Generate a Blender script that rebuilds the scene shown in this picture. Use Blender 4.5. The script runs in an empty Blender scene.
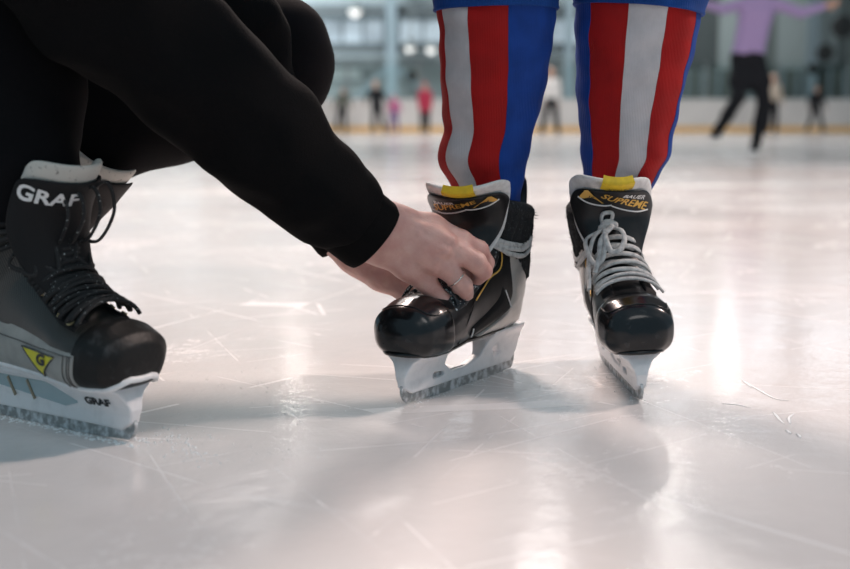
import bpy, math, random
import numpy as np
from mathutils import Vector, Matrix
R = math.radians
PI = math.pi
rng = random.Random(7)
scn = bpy.context.scene
COL = scn.collection
V = np.array

# ------------------------------------------------------------------ camera
FPX = 850 * 50 / 36.0
TH = math.atan(162.5 / FPX)
HC = 0.34
cam_d = bpy.data.cameras.new('camera'); cam = bpy.data.objects.new('camera', cam_d); COL.objects.link(cam)
cam_d.lens = 50; cam_d.sensor_width = 36
cam.location = (0, 0, HC); cam.rotation_euler = (PI / 2 - TH, 0, 0)
cam_d.clip_start = 0.05; cam_d.clip_end = 500
cam_d.dof.use_dof = True; cam_d.dof.focus_distance = 1.46; cam_d.dof.aperture_fstop = 3.4
scn.camera = cam
scn.view_settings.view_transform = 'Standard'; scn.view_settings.look = 'None'
scn.view_settings.gamma = 1; scn.view_settings.exposure = 0
scn.view_settings.use_curve_mapping = False

def W(px, py, Y):
    """world point seen at that place of the photo, at world depth Y"""
    dx = (px - 425) / FPX; dy = -(py - 284.5) / FPX
    ry = math.cos(TH) + dy * math.sin(TH); rz = -math.sin(TH) + dy * math.cos(TH)
    t = Y / ry
    return V([dx * t, Y, HC + rz * t])

# ------------------------------------------------------------------ object helpers
def tag(o, label=None, cat=None, group=None, kind=None):
    if label: o['label'] = label
    if cat: o['category'] = cat
    if group: o['group'] = group
    if kind: o['kind'] = kind
    return o

def thing(name, label, cat, loc=(0, 0, 0), rz=0.0, group=None, mat=None):
    o = bpy.data.objects.new(name, None); COL.objects.link(o)
    o.empty_display_size = 0.05
    if mat is not None: o.matrix_world = mat
    else:
        o.location = loc; o.rotation_euler = (0, 0, rz)
    return tag(o, label, cat, group)

def obj(name, vf, mat, parent=None, smooth=True, label=None, world=False, matidx=None):
    v, f = vf
    me = bpy.data.meshes.new(name)
    v = np.asarray(v, dtype=float)
    me.from_pydata(v.tolist(), [], f if isinstance(f, list) else f.tolist())
    mats = mat if isinstance(mat, (list, tuple)) else [mat]
    for m in mats: me.materials.append(m)
    if matidx is not None: me.polygons.foreach_set('material_index', list(matidx))
    if smooth: me.polygons.foreach_set('use_smooth', [True] * len(me.polygons))
    me.validate(); me.update()
    o = bpy.data.objects.new(name, me); COL.objects.link(o)
    if parent is not None:
        o.parent = parent
        if world:
            bpy.context.view_layer.update()
            o.matrix_parent_inverse = parent.matrix_world.inverted()
    if label: o['label'] = label
    return o

def bevel(o, w, seg=2):
    m = o.modifiers.new('bevel', 'BEVEL'); m.width = w; m.segments = seg; m.limit_method = 'ANGLE'; m.angle_limit = R(40)
    return o

def join(*vfs):
    vs = []; fs = []; n = 0
    for v, f in vfs:
        v = np.asarray(v, dtype=float).reshape(-1, 3)
        vs.append(v); fs += [tuple(int(i) + n for i in q) for q in f]; n += len(v)
    return np.vstack(vs), fs

def box(c, s):
    c = V(c, dtype=float); h = V(s, dtype=float) / 2
    v = [(c[0] + a * h[0], c[1] + b * h[1], c[2] + d * h[2]) for a in (-1, 1) for b in (-1, 1) for d in (-1, 1)]
    f = [(0, 1, 3, 2), (4, 6, 7, 5), (0, 4, 5, 1), (2, 3, 7, 6), (0, 2, 6, 4), (1, 5, 7, 3)]
    return v, f

def bar(a, b, w, h):
    a = V(a, dtype=float); b = V(b, dtype=float); d = b - a; L = np.linalg.norm(d); d /= L
    up = V([0, 0, 1.]) if abs(d[2]) < .9 else V([0, 1., 0])
    s = np.cross(d, up); s /= np.linalg.norm(s); u = np.cross(s, d)
    v = []
    for p in (a, b):
        for q, r in ((-1, -1), (1, -1), (1, 1), (-1, 1)): v.append(p + s * q * w / 2 + u * r * h / 2)
    return v, [(3, 2, 1, 0), (4, 5, 6, 7), (0, 1, 5, 4), (1, 2, 6, 5), (2, 3, 7, 6), (3, 0, 4, 7)]

def catmull(P, n=8, closed=False):
    P = np.asarray(P, dtype=float); N = len(P); out = []
    rngi = range(N) if closed else range(N - 1)
    for i in rngi:
        if closed: p0, p1, p2, p3 = P[(i - 1) % N], P[i], P[(i + 1) % N], P[(i + 2) % N]
        else: p0, p1, p2, p3 = P[max(i - 1, 0)], P[i], P[i + 1], P[min(i + 2, N - 1)]
        for k in range(n):
            t = k / n
            out.append(.5 * ((2 * p1) + (-p0 + p2) * t + (2 * p0 - 5 * p1 + 4 * p2 - p3) * t * t + (-p0 + 3 * p1 - 3 * p2 + p3) * t ** 3))
    if not closed: out.append(P[-1])
    return np.array(out)

def tube(P, r, seg=8, closed=False, flat=1.0, normals=None, sub=0):
    """tube along points; flat<1 squeezes it along the normal"""
    P = np.asarray(P, dtype=float)
    if sub:
        if normals is not None:
            q = catmull(np.hstack([P, normals]), sub, closed); P = q[:, :3]; normals = q[:, 3:]
        else: P = catmull(P, sub, closed)
    N = len(P); rr = np.full(N, r) if np.isscalar(r) else np.interp(np.linspace(0, 1, N), np.linspace(0, 1, len(r)), r)
    if closed: T = np.roll(P, -1, 0) - np.roll(P, 1, 0)
    else: T = np.gradient(P, axis=0)
    T /= np.linalg.norm(T, axis=1)[:, None] + 1e-12
    vs = []; nrm = None
    for i in range(N):
        if normals is not None:
            nrm = np.asarray(normals[i], dtype=float)
        elif nrm is None:
            nrm = V([0, 0, 1.]) if abs(T[i][2]) < .9 else V([0, 1., 0])
        nrm = nrm - T[i] * np.dot(nrm, T[i]); nrm /= np.linalg.norm(nrm) + 1e-12
        b = np.cross(T[i], nrm)
        for k in range(seg):
            a = 2 * PI * k / seg
            vs.append(P[i] + rr[i] * (math.cos(a) * b + flat * math.sin(a) * nrm))
    fs = []
    for i in range(N if closed else N - 1):
        j = (i + 1) % N
        for k in range(seg):
            l = (k + 1) % seg
            fs.append((i * seg + k, i * seg + l, j * seg + l, j * seg + k))
    if not closed:
        fs.append(tuple(range(seg))[::-1]); fs.append(tuple((N - 1) * seg + k for k in range(seg)))
    return np.array(vs), fs

def rings(rs, cap0=True, cap1=True):
    rs = [np.asarray(r, dtype=float) for r in rs]; n = len(rs[0]); fs = []
    for i in range(len(rs) - 1):
        for k in range(n):
            l = (k + 1) % n
            fs.append((i * n + k, i * n + l, (i + 1) * n + l, (i + 1) * n + k))
    if cap0: fs.append(tuple(range(n))[::-1])
    if cap1: fs.append(tuple((len(rs) - 1) * n + k for k in range(n)))
    return np.vstack(rs), fs

def prism_y(pts, y0, y1):
    """outline in xz, pushed from y0 to y1"""
    n = len(pts)
    v = [(x, y0, z) for x, z in pts] + [(x, y1, z) for x, z in pts]
    f = [tuple(range(n))[::-1] if False else tuple(range(n)), tuple(range(2 * n - 1, n - 1, -1))]
    f += [(i, i + n, (i + 1) % n + n, (i + 1) % n) for i in range(n)]
    return v, f

# ------------------------------------------------------------------ smooth solids (distance fields meshed by surface nets)
class Solid:
    def __init__(s, xs, ys, zs):
        s.x, s.y, s.z = [np.asarray(a, dtype=np.float32) for a in (xs, ys, zs)]
        s.F = np.full((len(s.x), len(s.y), len(s.z)), 1.0, dtype=np.float32)
    def _sl(s, lo, hi):
        out = []
        for a, l, h in zip((s.x, s.y, s.z), lo, hi):
            i = max(int(np.searchsorted(a, l)) - 1, 0); j = min(int(np.searchsorted(a, h)) + 1, len(a)); out.append(slice(i, max(j, i + 1)))
        return tuple(out)
    def _pts(s, sl):
        return s.x[sl[0]][:, None, None], s.y[sl[1]][None, :, None], s.z[sl[2]][None, None, :]
    def put(s, sl, d, k, sub=False):
        a = s.F[sl]
        if sub: d = -d; h = np.maximum(k - np.abs(a - d), 0) / k; s.F[sl] = np.maximum(a, d) + h * h * k / 4
        else: h = np.maximum(k - np.abs(a - d), 0) / k; s.F[sl] = np.minimum(a, d) - h * h * k / 4
    def cone(s, a, b, ra, rb=None, k=.01, flat=None, sub=False, mar=None):
        if rb is None: rb = ra
        a = V(a, dtype=np.float32); b = V(b, dtype=np.float32); rm = max(ra, rb)
        m = rm + (mar if mar else k * 1.5 + .03)
        if flat: m += rm
        sl = s._sl(np.minimum(a, b) - m, np.maximum(a, b) + m)
        X, Y, Z = s._pts(sl)
        ab = b - a; L2 = float(ab @ ab) + 1e-12
        h = np.clip(((X - a[0]) * ab[0] + (Y - a[1]) * ab[1] + (Z - a[2]) * ab[2]) / L2, 0, 1)
        dx = X - a[0] - h * ab[0]; dy = Y - a[1] - h * ab[1]; dz = Z - a[2] - h * ab[2]
        if flat:   # (direction, factor<1): thinner along direction
            n = V(flat[0], dtype=np.float32); n = n / np.linalg.norm(n); q = flat[1]
            c = (dx * n[0] + dy * n[1] + dz * n[2]) * (1 / q - 1)
            dx = dx + c * n[0]; dy = dy + c * n[1]; dz = dz + c * n[2]
            d = (np.sqrt(dx * dx + dy * dy + dz * dz) - (ra + (rb - ra) * h)) * (q ** .5)
        else: d = np.sqrt(dx * dx + dy * dy + dz * dz) - (ra + (rb - ra) * h)
        s.put(sl, d, k, sub)
    def chain(s, pts, rs, k=.01, **kw):
        for i in range(len(pts) - 1): s.cone(pts[i], pts[i + 1], rs[i], rs[i + 1], k, **kw)
    def mesh(s):
        F = s.F; S = F < 0
        c = np.zeros(tuple(n - 1 for n in F.shape), dtype=np.int8)
        for i in (0, 1):
            for j in (0, 1):
                for k in (0, 1):
                    c += S[i:F.shape[0] - 1 + i, j:F.shape[1] - 1 + j, k:F.shape[2] - 1 + k]
        act = (c > 0) & (c < 8)
        I = np.argwhere(act); idx = np.full(c.shape, -1, dtype=np.int64); idx[act] = np.arange(len(I))
        acc = np.zeros((len(I), 3)); cnt = np.zeros(len(I))
        cs = [(i, j, k) for i in (0, 1) for j in (0, 1) for k in (0, 1)]
        ax = (s.x, s.y, s.z)
        def coord(o): return np.stack([ax[d][I[:, d] + o[d]] for d in range(3)], 1)
        for a in cs:
            for d in range(3):
                if a[d] == 0:
                    b = list(a); b[d] = 1; b = tuple(b)
                    fa = F[I[:, 0] + a[0], I[:, 1] + a[1], I[:, 2] + a[2]]; fb = F[I[:, 0] + b[0], I[:, 1] + b[1], I[:, 2] + b[2]]
                    m = (fa < 0) != (fb < 0)
                    t = np.where(m, fa / np.where(m, fa - fb, 1), 0)[:, None]
                    p = coord(a) * (1 - t) + coord(b) * t
                    acc[m] += p[m]; cnt[m] += 1
        Vv = acc / cnt[:, None]
        quads = []
        nx, ny, nz = F.shape
        def emit(mask, i, j, k, o, flip):
            q = np.stack([idx[i + a, j + b, k + e] for a, b, e in o], 1)
            q = np.where(flip[:, None], q[:, ::-1], q); quads.append(q[(q >= 0).all(1)])
        for d, o in ((0, [(0, -1, -1), (0, 0, -1), (0, 0, 0), (0, -1, 0)]), (1, [(-1, 0, -1), (-1, 0, 0), (0, 0, 0), (0, 0, -1)]), (2, [(-1, -1, 0), (0, -1, 0), (0, 0, 0), (-1, 0, 0)])):
            A = [slice(None)] * 3; B = [slice(None)] * 3
            for e in range(3):
                if e == d: A[e] = slice(0, -1); B[e] = slice(1, None)
                else: A[e] = slice(1, -1); B[e] = slice(1, -1)
            sa = S[tuple(A)]; sb = S[tuple(B)]
            e = np.argwhere(sa != sb)
            if not len(e): continue
            fl = ~sa[e[:, 0], e[:, 1], e[:, 2]]
            ii = e + [0 if q == d else 1 for q in range(3)]
            emit(None, ii[:, 0], ii[:, 1], ii[:, 2], o, fl)
        return Vv, np.vstack(quads).tolist()

def axis(lo, hi, step, fine=None, fstep=None):
    if fine is None: return np.arange(lo, hi + step, step)
    a = np.arange(lo, fine[0], step); b = np.arange(fine[0], fine[1], fstep); c = np.arange(fine[1], hi + step, step)
    return np.concatenate([a, b, c])

def wob(X, Y, Z, f, seed=0):
    r = np.random.RandomState(seed); o = 0
    for i in range(5):
        d = r.randn(3); d *= f * (1 + .35 * i) / np.linalg.norm(d); ph = r.rand() * 6
        o = o + np.sin(X * d[0] + Y * d[1] + Z * d[2] + ph + 1.3 * np.sin(X * d[1] * .6 + Z * d[0] * .7 + ph)) / (1 + .35 * i)
    return o / 2.5

# ------------------------------------------------------------------ materials
def nodes(name):
    m = bpy.data.materials.new(name); m.use_nodes = True
    nt = m.node_tree; return m, nt, nt.nodes['Principled BSDF'], nt.nodes, nt.links

def mat(name, col, rough=.6, metal=0, col2=None, nscale=30, bump=0, bscale=200, sheen=0, coat=0, trans=0, spec=.5, sss=0, stretch=None, thr=None, dist=.001, emis=None, es=0):
    m, nt, b, N, L = nodes(name)
    b.inputs['Base Color'].default_value = (*col, 1); b.inputs['Roughness'].default_value = rough
    b.inputs['Metallic'].default_value = metal; b.inputs['Specular IOR Level'].default_value = spec
    if sheen: b.inputs['Sheen Weight'].default_value = sheen; b.inputs['Sheen Roughness'].default_value = .5
    if coat: b.inputs['Coat Weight'].default_value = coat; b.inputs['Coat Roughness'].default_value = .08
    if trans: b.inputs['Transmission Weight'].default_value = trans
    if sss:
        b.inputs['Subsurface Weight'].default_value = sss; b.inputs['Subsurface Radius'].default_value = (.012, .004, .002); b.inputs['Subsurface Scale'].default_value = 1
    if emis: b.inputs['Emission Color'].default_value = (*emis, 1); b.inputs['Emission Strength'].default_value = es
    tc = N.new('ShaderNodeTexCoord'); src = tc.outputs['Object']
    if stretch:
        mp = N.new('ShaderNodeMapping'); mp.inputs['Scale'].default_value = stretch; L.new(src, mp.inputs[0]); src = mp.outputs[0]
    if col2:
        n = N.new('ShaderNodeTexNoise'); n.inputs['Scale'].default_value = nscale; n.inputs['Detail'].default_value = 6; L.new(src, n.inputs['Vector'])
        r = N.new('ShaderNodeValToRGB'); r.color_ramp.elements[0].position = thr[0] if thr else .3; r.color_ramp.elements[1].position = thr[1] if thr else .7
        r.color_ramp.elements[0].color = (*col, 1); r.color_ramp.elements[1].color = (*col2, 1)
        L.new(n.outputs[0], r.inputs[0]); L.new(r.outputs[0], b.inputs['Base Color'])
    if bump:
        n = N.new('ShaderNodeTexNoise'); n.inputs['Scale'].default_value = bscale; n.inputs['Detail'].default_value = 4; L.new(src, n.inputs['Vector'])
        bp = N.new('ShaderNodeBump'); bp.inputs['Strength'].default_value = bump; bp.inputs['Distance'].default_value = dist
        L.new(n.outputs[0], bp.inputs['Height']); L.new(bp.outputs[0], b.inputs['Normal'])
    return m

def knit(name, col, scale=420, rough=.85, dirt=None, bump=.5, axisx=True, ang=True):
    """fine vertical ribs by angle about the object's own z axis plus soft dirt"""
    m, nt, b, N, L = nodes(name)
    b.inputs['Roughness'].default_value = rough; b.inputs['Specular IOR Level'].default_value = .2
    tc = N.new('ShaderNodeTexCoord')
    n = N.new('ShaderNodeTexNoise'); n.inputs['Scale'].default_value = 28; n.inputs['Detail'].default_value = 5
    L.new(tc.outputs['Object'], n.inputs['Vector'])
    r = N.new('ShaderNodeValToRGB'); r.color_ramp.elements[0].position = .35; r.color_ramp.elements[1].position = .72
    r.color_ramp.elements[0].color = (*col, 1); r.color_ramp.elements[1].color = (*(dirt or [c * .72 for c in col]), 1)
    L.new(n.outputs[0], r.inputs[0]); L.new(r.outputs[0], b.inputs['Base Color'])
    w = N.new('ShaderNodeTexWave'); w.inputs['Scale'].default_value = scale / 2; w.bands_direction = 'X'; w.inputs['Distortion'].default_value = .6
    L.new(tc.outputs['Object'], w.inputs['Vector'])
    n2 = N.new('ShaderNodeTexNoise'); n2.inputs['Scale'].default_value = 900; L.new(tc.outputs['Object'], n2.inputs['Vector'])
    ad = N.new('ShaderNodeMath'); ad.operation = 'ADD'; L.new(w.outputs['Fac'], ad.inputs[0]); L.new(n2.outputs[0], ad.inputs[1])
    bp = N.new('ShaderNodeBump'); bp.inputs['Strength'].default_value = bump; bp.inputs['Distance'].default_value = .0006
    L.new(ad.outputs[0], bp.inputs['Height']); L.new(bp.outputs[0], b.inputs['Normal'])
    return m

M = {}
M['black_gloss'] = mat('black_gloss_shell', (.008, .008, .009), .30, coat=.06, spec=.28, bump=.12, bscale=60, dist=.002, col2=(.022, .022, .023), nscale=40)
M['black_cap'] = mat('black_toe_cap', (.007, .007, .008), .22, coat=.2, spec=.4, bump=.25, bscale=35, dist=.002, col2=(.03, .03, .03), nscale=80, thr=(.6, .75))
M['black_matte_cap'] = mat('scuffed_black_cap', (.009, .009, .009), .5, spec=.3, bump=.5, bscale=160, dist=.001, col2=(.05, .052, .055), nscale=60, thr=(.55, .8))
M['black_nylon'] = mat('black_nylon', (.009, .009, .010), .7, bump=.5, bscale=500, spec=.25)
M['black_fluff'] = mat('black_fluffy_padding', (.012, .013, .015), .9, bump=1, bscale=300, dist=.004, col2=(.06, .065, .07), nscale=250, thr=(.6, .7))
M['felt'] = mat('white_felt', (.78, .77, .76), .95, bump=.8, bscale=700, dist=.001, col2=(.6, .59, .58), nscale=120)
M['felt_grey'] = mat('grey_felt', (.55, .54, .50), .95, bump=.8, bscale=700, dist=.001, col2=(.14, .14, .13), nscale=160, thr=(.6, .72))
M['yellow'] = mat('yellow_tab', (.80, .56, .02), .6, bump=.3, bscale=600, col2=(.62, .42, .02), nscale=90)
M['bright_yellow'] = mat('bright_yellow_patch', (.72, .66, .03), .45)
M['gold'] = mat('gold_print', (.72, .42, .08), .4, metal=.2)
M['white_print'] = mat('white_print', (.75, .75, .75), .5)
M['black_print'] = mat('black_print', (.012, .012, .014), .5)
M['white_plastic'] = mat('white_plastic', (.88, .87, .88), .32, col2=(.76, .75, .76), nscale=70, thr=(.5, .8), bump=.15, bscale=120, sss=.0)
M['pale_blue'] = mat('pale_blue_plastic', (.36, .47, .50), .25, coat=.3, col2=(.45, .54, .57), nscale=25)
M['tan'] = mat('tan_plastic', (.32, .26, .18), .5)
M['steel'] = mat('steel_runner', (.42, .43, .44), .3, metal=.9, col2=(.68, .70, .72), nscale=120, bump=.5, bscale=200, dist=.001)
M['frost'] = mat('frosted_steel', (.33, .34, .34), .5, metal=.4, col2=(.75, .77, .79), nscale=110, thr=(.42, .62), bump=.8, bscale=300)
M['brass'] = mat('brass_eyelet', (.60, .50, .28), .3, metal=1)
M['lace_white'] = mat('grey_white_lace', (.58, .57, .56), .9, col2=(.34, .34, .34), nscale=130, thr=(.45, .7), bump=1, bscale=600, dist=.001)
M['lace_dark'] = mat('speckled_black_lace', (.010, .010, .011), .75, col2=(.42, .44, .44), nscale=330, thr=(.645, .70), bump=.8, bscale=700)
M['speckle'] = mat('speckled_facing', (.008, .012, .016), .5, col2=(.52, .58, .60), nscale=260, thr=(.60, .66), bump=.5, bscale=200)
M['grey_panel'] = mat('scuffed_grey_panel', (.40, .40, .38), .6, col2=(.30, .30, .285), nscale=45, bump=.3, bscale=200)
M['stitch'] = mat('grey_stitching', (.10, .10, .10), .8)
M['silver'] = mat('silver_heel_panel', (.52, .50, .47), .3, metal=.25, col2=(.26, .26, .26), nscale=22, thr=(.4, .8))
M['skin'] = mat('skin', (.64, .385, .335), .5, col2=(.52, .26, .225), nscale=45, sss=.18, bump=.5, bscale=330, dist=.0012, thr=(.35, .75))
M['skin_far'] = mat('skin_far', (.50, .30, .22), .6)
M['black_fleece'] = mat('black_fleece', (.0048, .0048, .0052), .95, bump=.6, bscale=450, spec=.08)
M['black_rib'] = mat('black_ribbed_cuff', (.0048, .0048, .0050), .95, bump=.5, bscale=400, spec=.08)
M['black_trouser'] = mat('black_trouser_cloth', (.0050, .0050, .0060), .9, bump=.4, bscale=600, spec=.1)
M['sock_blue'] = knit('blue_sock', (.008, .050, .27), 300, .75)
M['sock_red'] = knit('red_sock', (.36, .008, .008), 300, .75, dirt=(.28, .008, .008))
M['sock_white'] = knit('white_sock', (.55, .53, .55), 300, .75, dirt=(.42, .41, .43))
M['blue_pant'] = knit('blue_pant', (.008, .055, .25), 180, .8)
M['red_jersey'] = mat('red_jersey', (.35, .02, .02), .8)
M['hair'] = mat('brown_hair', (.06, .035, .02), .6, bump=.8, bscale=150)
M['silver_ring'] = mat('silver_band', (.75, .72, .66), .15, metal=1)

def carbon():
    m, nt, b, N, L = nodes('striped_carbon')
    b.inputs['Roughness'].default_value = .35
    tc = N.new('ShaderNodeTexCoord')
    w = N.new('ShaderNodeTexWave'); w.inputs['Scale'].default_value = 95; w.bands_direction = 'X'
    mp = N.new('ShaderNodeMapping'); mp.inputs['Rotation'].default_value = (0, R(15), 0); L.new(tc.outputs['Object'], mp.inputs[0]); L.new(mp.outputs[0], w.inputs['Vector'])
    r = N.new('ShaderNodeValToRGB'); r.color_ramp.elements[0].position = .45; r.color_ramp.elements[1].position = .62
    r.color_ramp.elements[0].color = (.010, .010, .010, 1); r.color_ramp.elements[1].color = (.055, .052, .046, 1)
    L.new(w.outputs['Fac'], r.inputs[0]); L.new(r.outputs[0], b.inputs['Base Color'])
    return m
M['carbon'] = carbon()

def ice():
    m, nt, b, N, L = nodes('rink_ice')
    tc = N.new('ShaderNodeTexCoord'); O = tc.outputs['Object']
    def mapn(scale, rot=0, loc=(0, 0, 0)):
        if rot:
            m0 = N.new('ShaderNodeMapping'); m0.inputs['Rotation'].default_value = (0, 0, R(rot)); L.new(O, m0.inputs[0])
            mp = N.new('ShaderNodeMapping'); mp.inputs['Scale'].default_value = scale; mp.inputs['Location'].default_value = loc; L.new(m0.outputs[0], mp.inputs[0]); return mp.outputs[0]
        mp = N.new('ShaderNodeMapping'); mp.inputs['Scale'].default_value = scale; mp.inputs['Rotation'].default_value = (0, 0, R(rot)); mp.inputs['Location'].default_value = loc
        L.new(O, mp.inputs[0]); return mp.outputs[0]
    def noise(vec, s, d=5, rough=.55, dist=0):
        n = N.new('ShaderNodeTexNoise'); n.inputs['Scale'].default_value = s; n.inputs['Detail'].default_value = d; n.inputs['Roughness'].default_value = rough; n.inputs['Distortion'].default_value = dist
        L.new(vec, n.inputs['Vector']); return n.outputs[0]
    def mth(op, a, c=None, d=None):
        n = N.new('ShaderNodeMath'); n.operation = op
        for i, q in enumerate((a, c, d)):
            if q is None: continue
            if isinstance(q, (int, float)): n.inputs[i].default_value = q
            else: L.new(q, n.inputs[i])
        return n.outputs[0]
    def ramp(f, p0, p1, c0=(0, 0, 0), c1=(1, 1, 1)):
        r = N.new('ShaderNodeValToRGB'); e = r.color_ramp.elements; e[0].position = p0; e[1].position = p1; e[0].color = (*c0, 1); e[1].color = (*c1, 1)
        L.new(f, r.inputs[0]); return r.outputs[0]
    def mix(f, a, c):
        n = N.new('ShaderNodeMix'); n.data_type = 'RGBA'; L.new(f, n.inputs[0])
        for i, q in ((6, a), (7, c)):
            if isinstance(q, tuple): n.inputs[i].default_value = (*q, 1)
            else: L.new(q, n.inputs[i])
        return n.outputs[2]
    def cuts(sc, rot, st, loc, wd, warp):
        v = mapn(st, rot, loc); nn = N.new('ShaderNodeTexNoise'); nn.inputs['Scale'].default_value = .9; nn.inputs['Detail'].default_value = 1; L.new(v, nn.inputs['Vector'])
        vm = N.new('ShaderNodeVectorMath'); vm.operation = 'MULTIPLY_ADD'; L.new(nn.outputs['Color'], vm.inputs[0]); vm.inputs[1].default_value = (warp,) * 3; L.new(v, vm.inputs[2])
        vo = N.new('ShaderNodeTexVoronoi'); vo.voronoi_dimensions = '2D'; vo.feature = 'DISTANCE_TO_EDGE'; vo.inputs['Scale'].default_value = sc; L.new(vm.outputs[0], vo.inputs['Vector'])
        l = mth('LESS_THAN', vo.outputs['Distance'], wd)
        return mth('MULTIPLY', l, ramp(noise(mapn((1, 1, 1), 0, loc), 3.5, 3), .48, .62))
    base = ramp(noise(mapn((1, .5, 1)), .9, 6, .6, .6), .35, .68, (.75, .70, .68), (.655, .66, .66))
    # thin curved skate marks: ridges of noise, and long thin cuts
    marks = None
    for a_ in ((2.6, 18, (1, .05, 1), (.3, 0, 0), .0030, .22), (3.4, -47, (1, .05, 1), (3, 1, 0), .0034, .25), (2.4, 74, (1, .06, 1), (7, 2, 0), .0026, .3), (5.5, -22, (1, .05, 1), (1, 8, 0), .0050, .18), (7, 52, (1, .06, 1), (4, 4, 0), .006, .2), (4, 105, (1, .05, 1), (2, 6, 0), .004, .3)):
        l = cuts(*a_)
        marks = l if marks is None else mth('MAXIMUM', marks, l)
    col = mix(mth('MULTIPLY', marks, .40), base, (.86, .86, .87))
    # frosty patches of scraped snow
    fr = mth('MULTIPLY', ramp(noise(mapn((1, .6, 1), 25), 4, 8, .7), .55, .72), ramp(noise(mapn((1, 1, 1)), 60, 5, .7), .42, .6))
    col = mix(mth('MULTIPLY', fr, .35), col, (.86, .87, .88))
    L.new(col, b.inputs['Base Color'])
    ro = mth('ADD', .12, mth('MULTIPLY', fr, .35)); ro = mth('ADD', ro, mth('MULTIPLY', marks, .2))
    ro = mth('ADD', ro, mth('MULTIPLY', ramp(noise(mapn((.35, 1, 1), 4), 1.2, 6), .35, .7), .16))
    L.new(ro, b.inputs['Roughness']); b.inputs['IOR'].default_value = 1.31; b.inputs['Specular IOR Level'].default_value = .62
    b.inputs['Coat Weight'].default_value = .25; b.inputs['Coat Roughness'].default_value = .06; b.inputs['Coat IOR'].default_value = 1.31
    h = mth('ADD', mth('MULTIPLY', noise(mapn((1, 1, 1)), 9, 6, .6), .9), mth('MULTIPLY', noise(mapn((1, 1, 1)), 120, 3), .08))
    h = mth('SUBTRACT', h, mth('MULTIPLY', marks, .10))
    bp = N.new('ShaderNodeBump'); bp.inputs['Strength'].default_value = .35; bp.inputs['Distance'].default_value = .006; L.new(h, bp.inputs['Height'])
    L.new(bp.outputs[0], b.inputs['Normal']); L.new(bp.outputs[0], b.inputs['Coat Normal'])
    return m
M['ice'] = ice()

# ------------------------------------------------------------------ text
def text_mesh(s, size=1.0, shear=0, bold=0, sx=1.0):
    cu = bpy.data.curves.new('t', 'FONT'); cu.body = s; cu.size = 1; cu.shear = shear; cu.offset = bold; cu.align_x = 'CENTER'; cu.align_y = 'CENTER'; cu.resolution_u = 3
    o = bpy.data.objects.new('t', cu); COL.objects.link(o)
    dg = bpy.context.evaluated_depsgraph_get(); me = bpy.data.meshes.new_from_object(o.evaluated_get(dg))
    v = V([p.co[:] for p in me.vertices]); f = [tuple(p.vertices) for p in me.polygons]
    bpy.data.objects.remove(o); bpy.data.curves.remove(cu); bpy.data.meshes.remove(me)
    v = v * size; v[:, 0] *= sx
    return v, f

def place2d(vf, surf, rot=0, cx=0, cy=0, off=.0006):
    """lay flat (x,y) outlines on a surface surf(a,b,off)->point"""
    v, f = vf; c, s = math.cos(rot), math.sin(rot)
    out = [surf(cx + p[0] * c - p[1] * s, cy + p[0] * s + p[1] * c, off) for p in v]
    return np.array(out), f

# ------------------------------------------------------------------ the hockey boot surface
KT = V([0, .03, .08, .16, .26, .36, .46, .56, .64, .70, .78, .86, .93, 1.0])
KX = V([.303, .299, .288, .262, .232, .205, .182, .160, .145, .136, .130, .125, .122, .121])
KZ = V([.090, .107, .118, .127, .131, .138, .152, .168, .183, .194, .205, .214, .222, .228])
BX = V([.303, .299, .286, .260, .232, .195, .150, .095, .040, .006, -.006, -.003, -.001, -.004])
BZ = V([.080, .068, .062, .060, .060, .061, .063, .064, .064, .068, .100, .145, .185, .222])
KW = V([.012, .032, .045, .0505, .0515, .0495, .0445, .0400, .0375, .036, .0360, .040, .045, .049])
def _sm(t, K):
    return np.interp(t, KT, K)
_TT = np.linspace(0, 1, 401)
def _smooth(K, w=6):
    a = np.interp(_TT, KT, K); p = np.pad(a, w, mode='edge')
    p[:w] = 2 * a[0] - a[w:0:-1]; p[-w:] = 2 * a[-1] - a[-2:-w - 2:-1]
    ker = np.hanning(2 * w + 1); ker /= ker.sum(); return np.convolve(p, ker, 'valid')
_C = [_smooth(K) for K in (KX, KZ, BX, BZ, KW)]
def boot_p(t, phi):
    t = np.clip(t, 0, 1)
    tx, tz, bx, bz, w = [np.interp(t, _TT, c) for c in _C]
    n_top = 2.25; n_bot = np.interp(t, [0, .1, .6, .75, 1], [2.6, 3.6, 3.6, 2.4, 2.2])
    c = np.cos(phi); s = np.sin(phi)
    n = np.where(c > 0, n_top, n_bot)
    cc = np.sign(c) * np.abs(c) ** (2 / n); ss = np.sign(s) * np.abs(s) ** (2 / n)
    u = (1 - cc) / 2
    # the foot is fuller low down; waist above
    tp = np.interp(t, [0, .25, .42, .65, .8], [.04, .08, .28, .28, 0])
    return np.stack([tx + (bx - tx) * u, w * ss * (1 - tp * u * u), tz + (bz - tz) * u], -1)
def boot(t, phi, off=0.0):
    e = 1e-3
    t = np.asarray(t, dtype=float); phi = np.asarray(phi, dtype=float)
    t, phi = np.broadcast_arrays(t, phi)
    p = boot_p(t, phi)
    t2 = np.clip(t, .004, .996)
    dt = boot_p(t2 + e * 3, phi) - boot_p(t2 - e * 3, phi); dp = boot_p(t2, phi + e * 8) - boot_p(t2, phi - e * 8)
    n = np.cross(dt, dp); n /= np.linalg.norm(n, axis=-1)[..., None] + 1e-12
    # point away from the mid line
    mid = (boot_p(t2, np.zeros_like(t2)) + boot_p(t2, np.full_like(t2, PI))) / 2
    sgn = np.sign(np.sum(n * (boot_p(t2, phi) - mid), -1)); n = n * sgn[..., None]
    return p + n * np.asarray(off)[..., None]
def boot_n(t, phi):
    return (boot(t, phi, 1e-3) - boot(t, phi, 0)) / 1e-3

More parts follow.
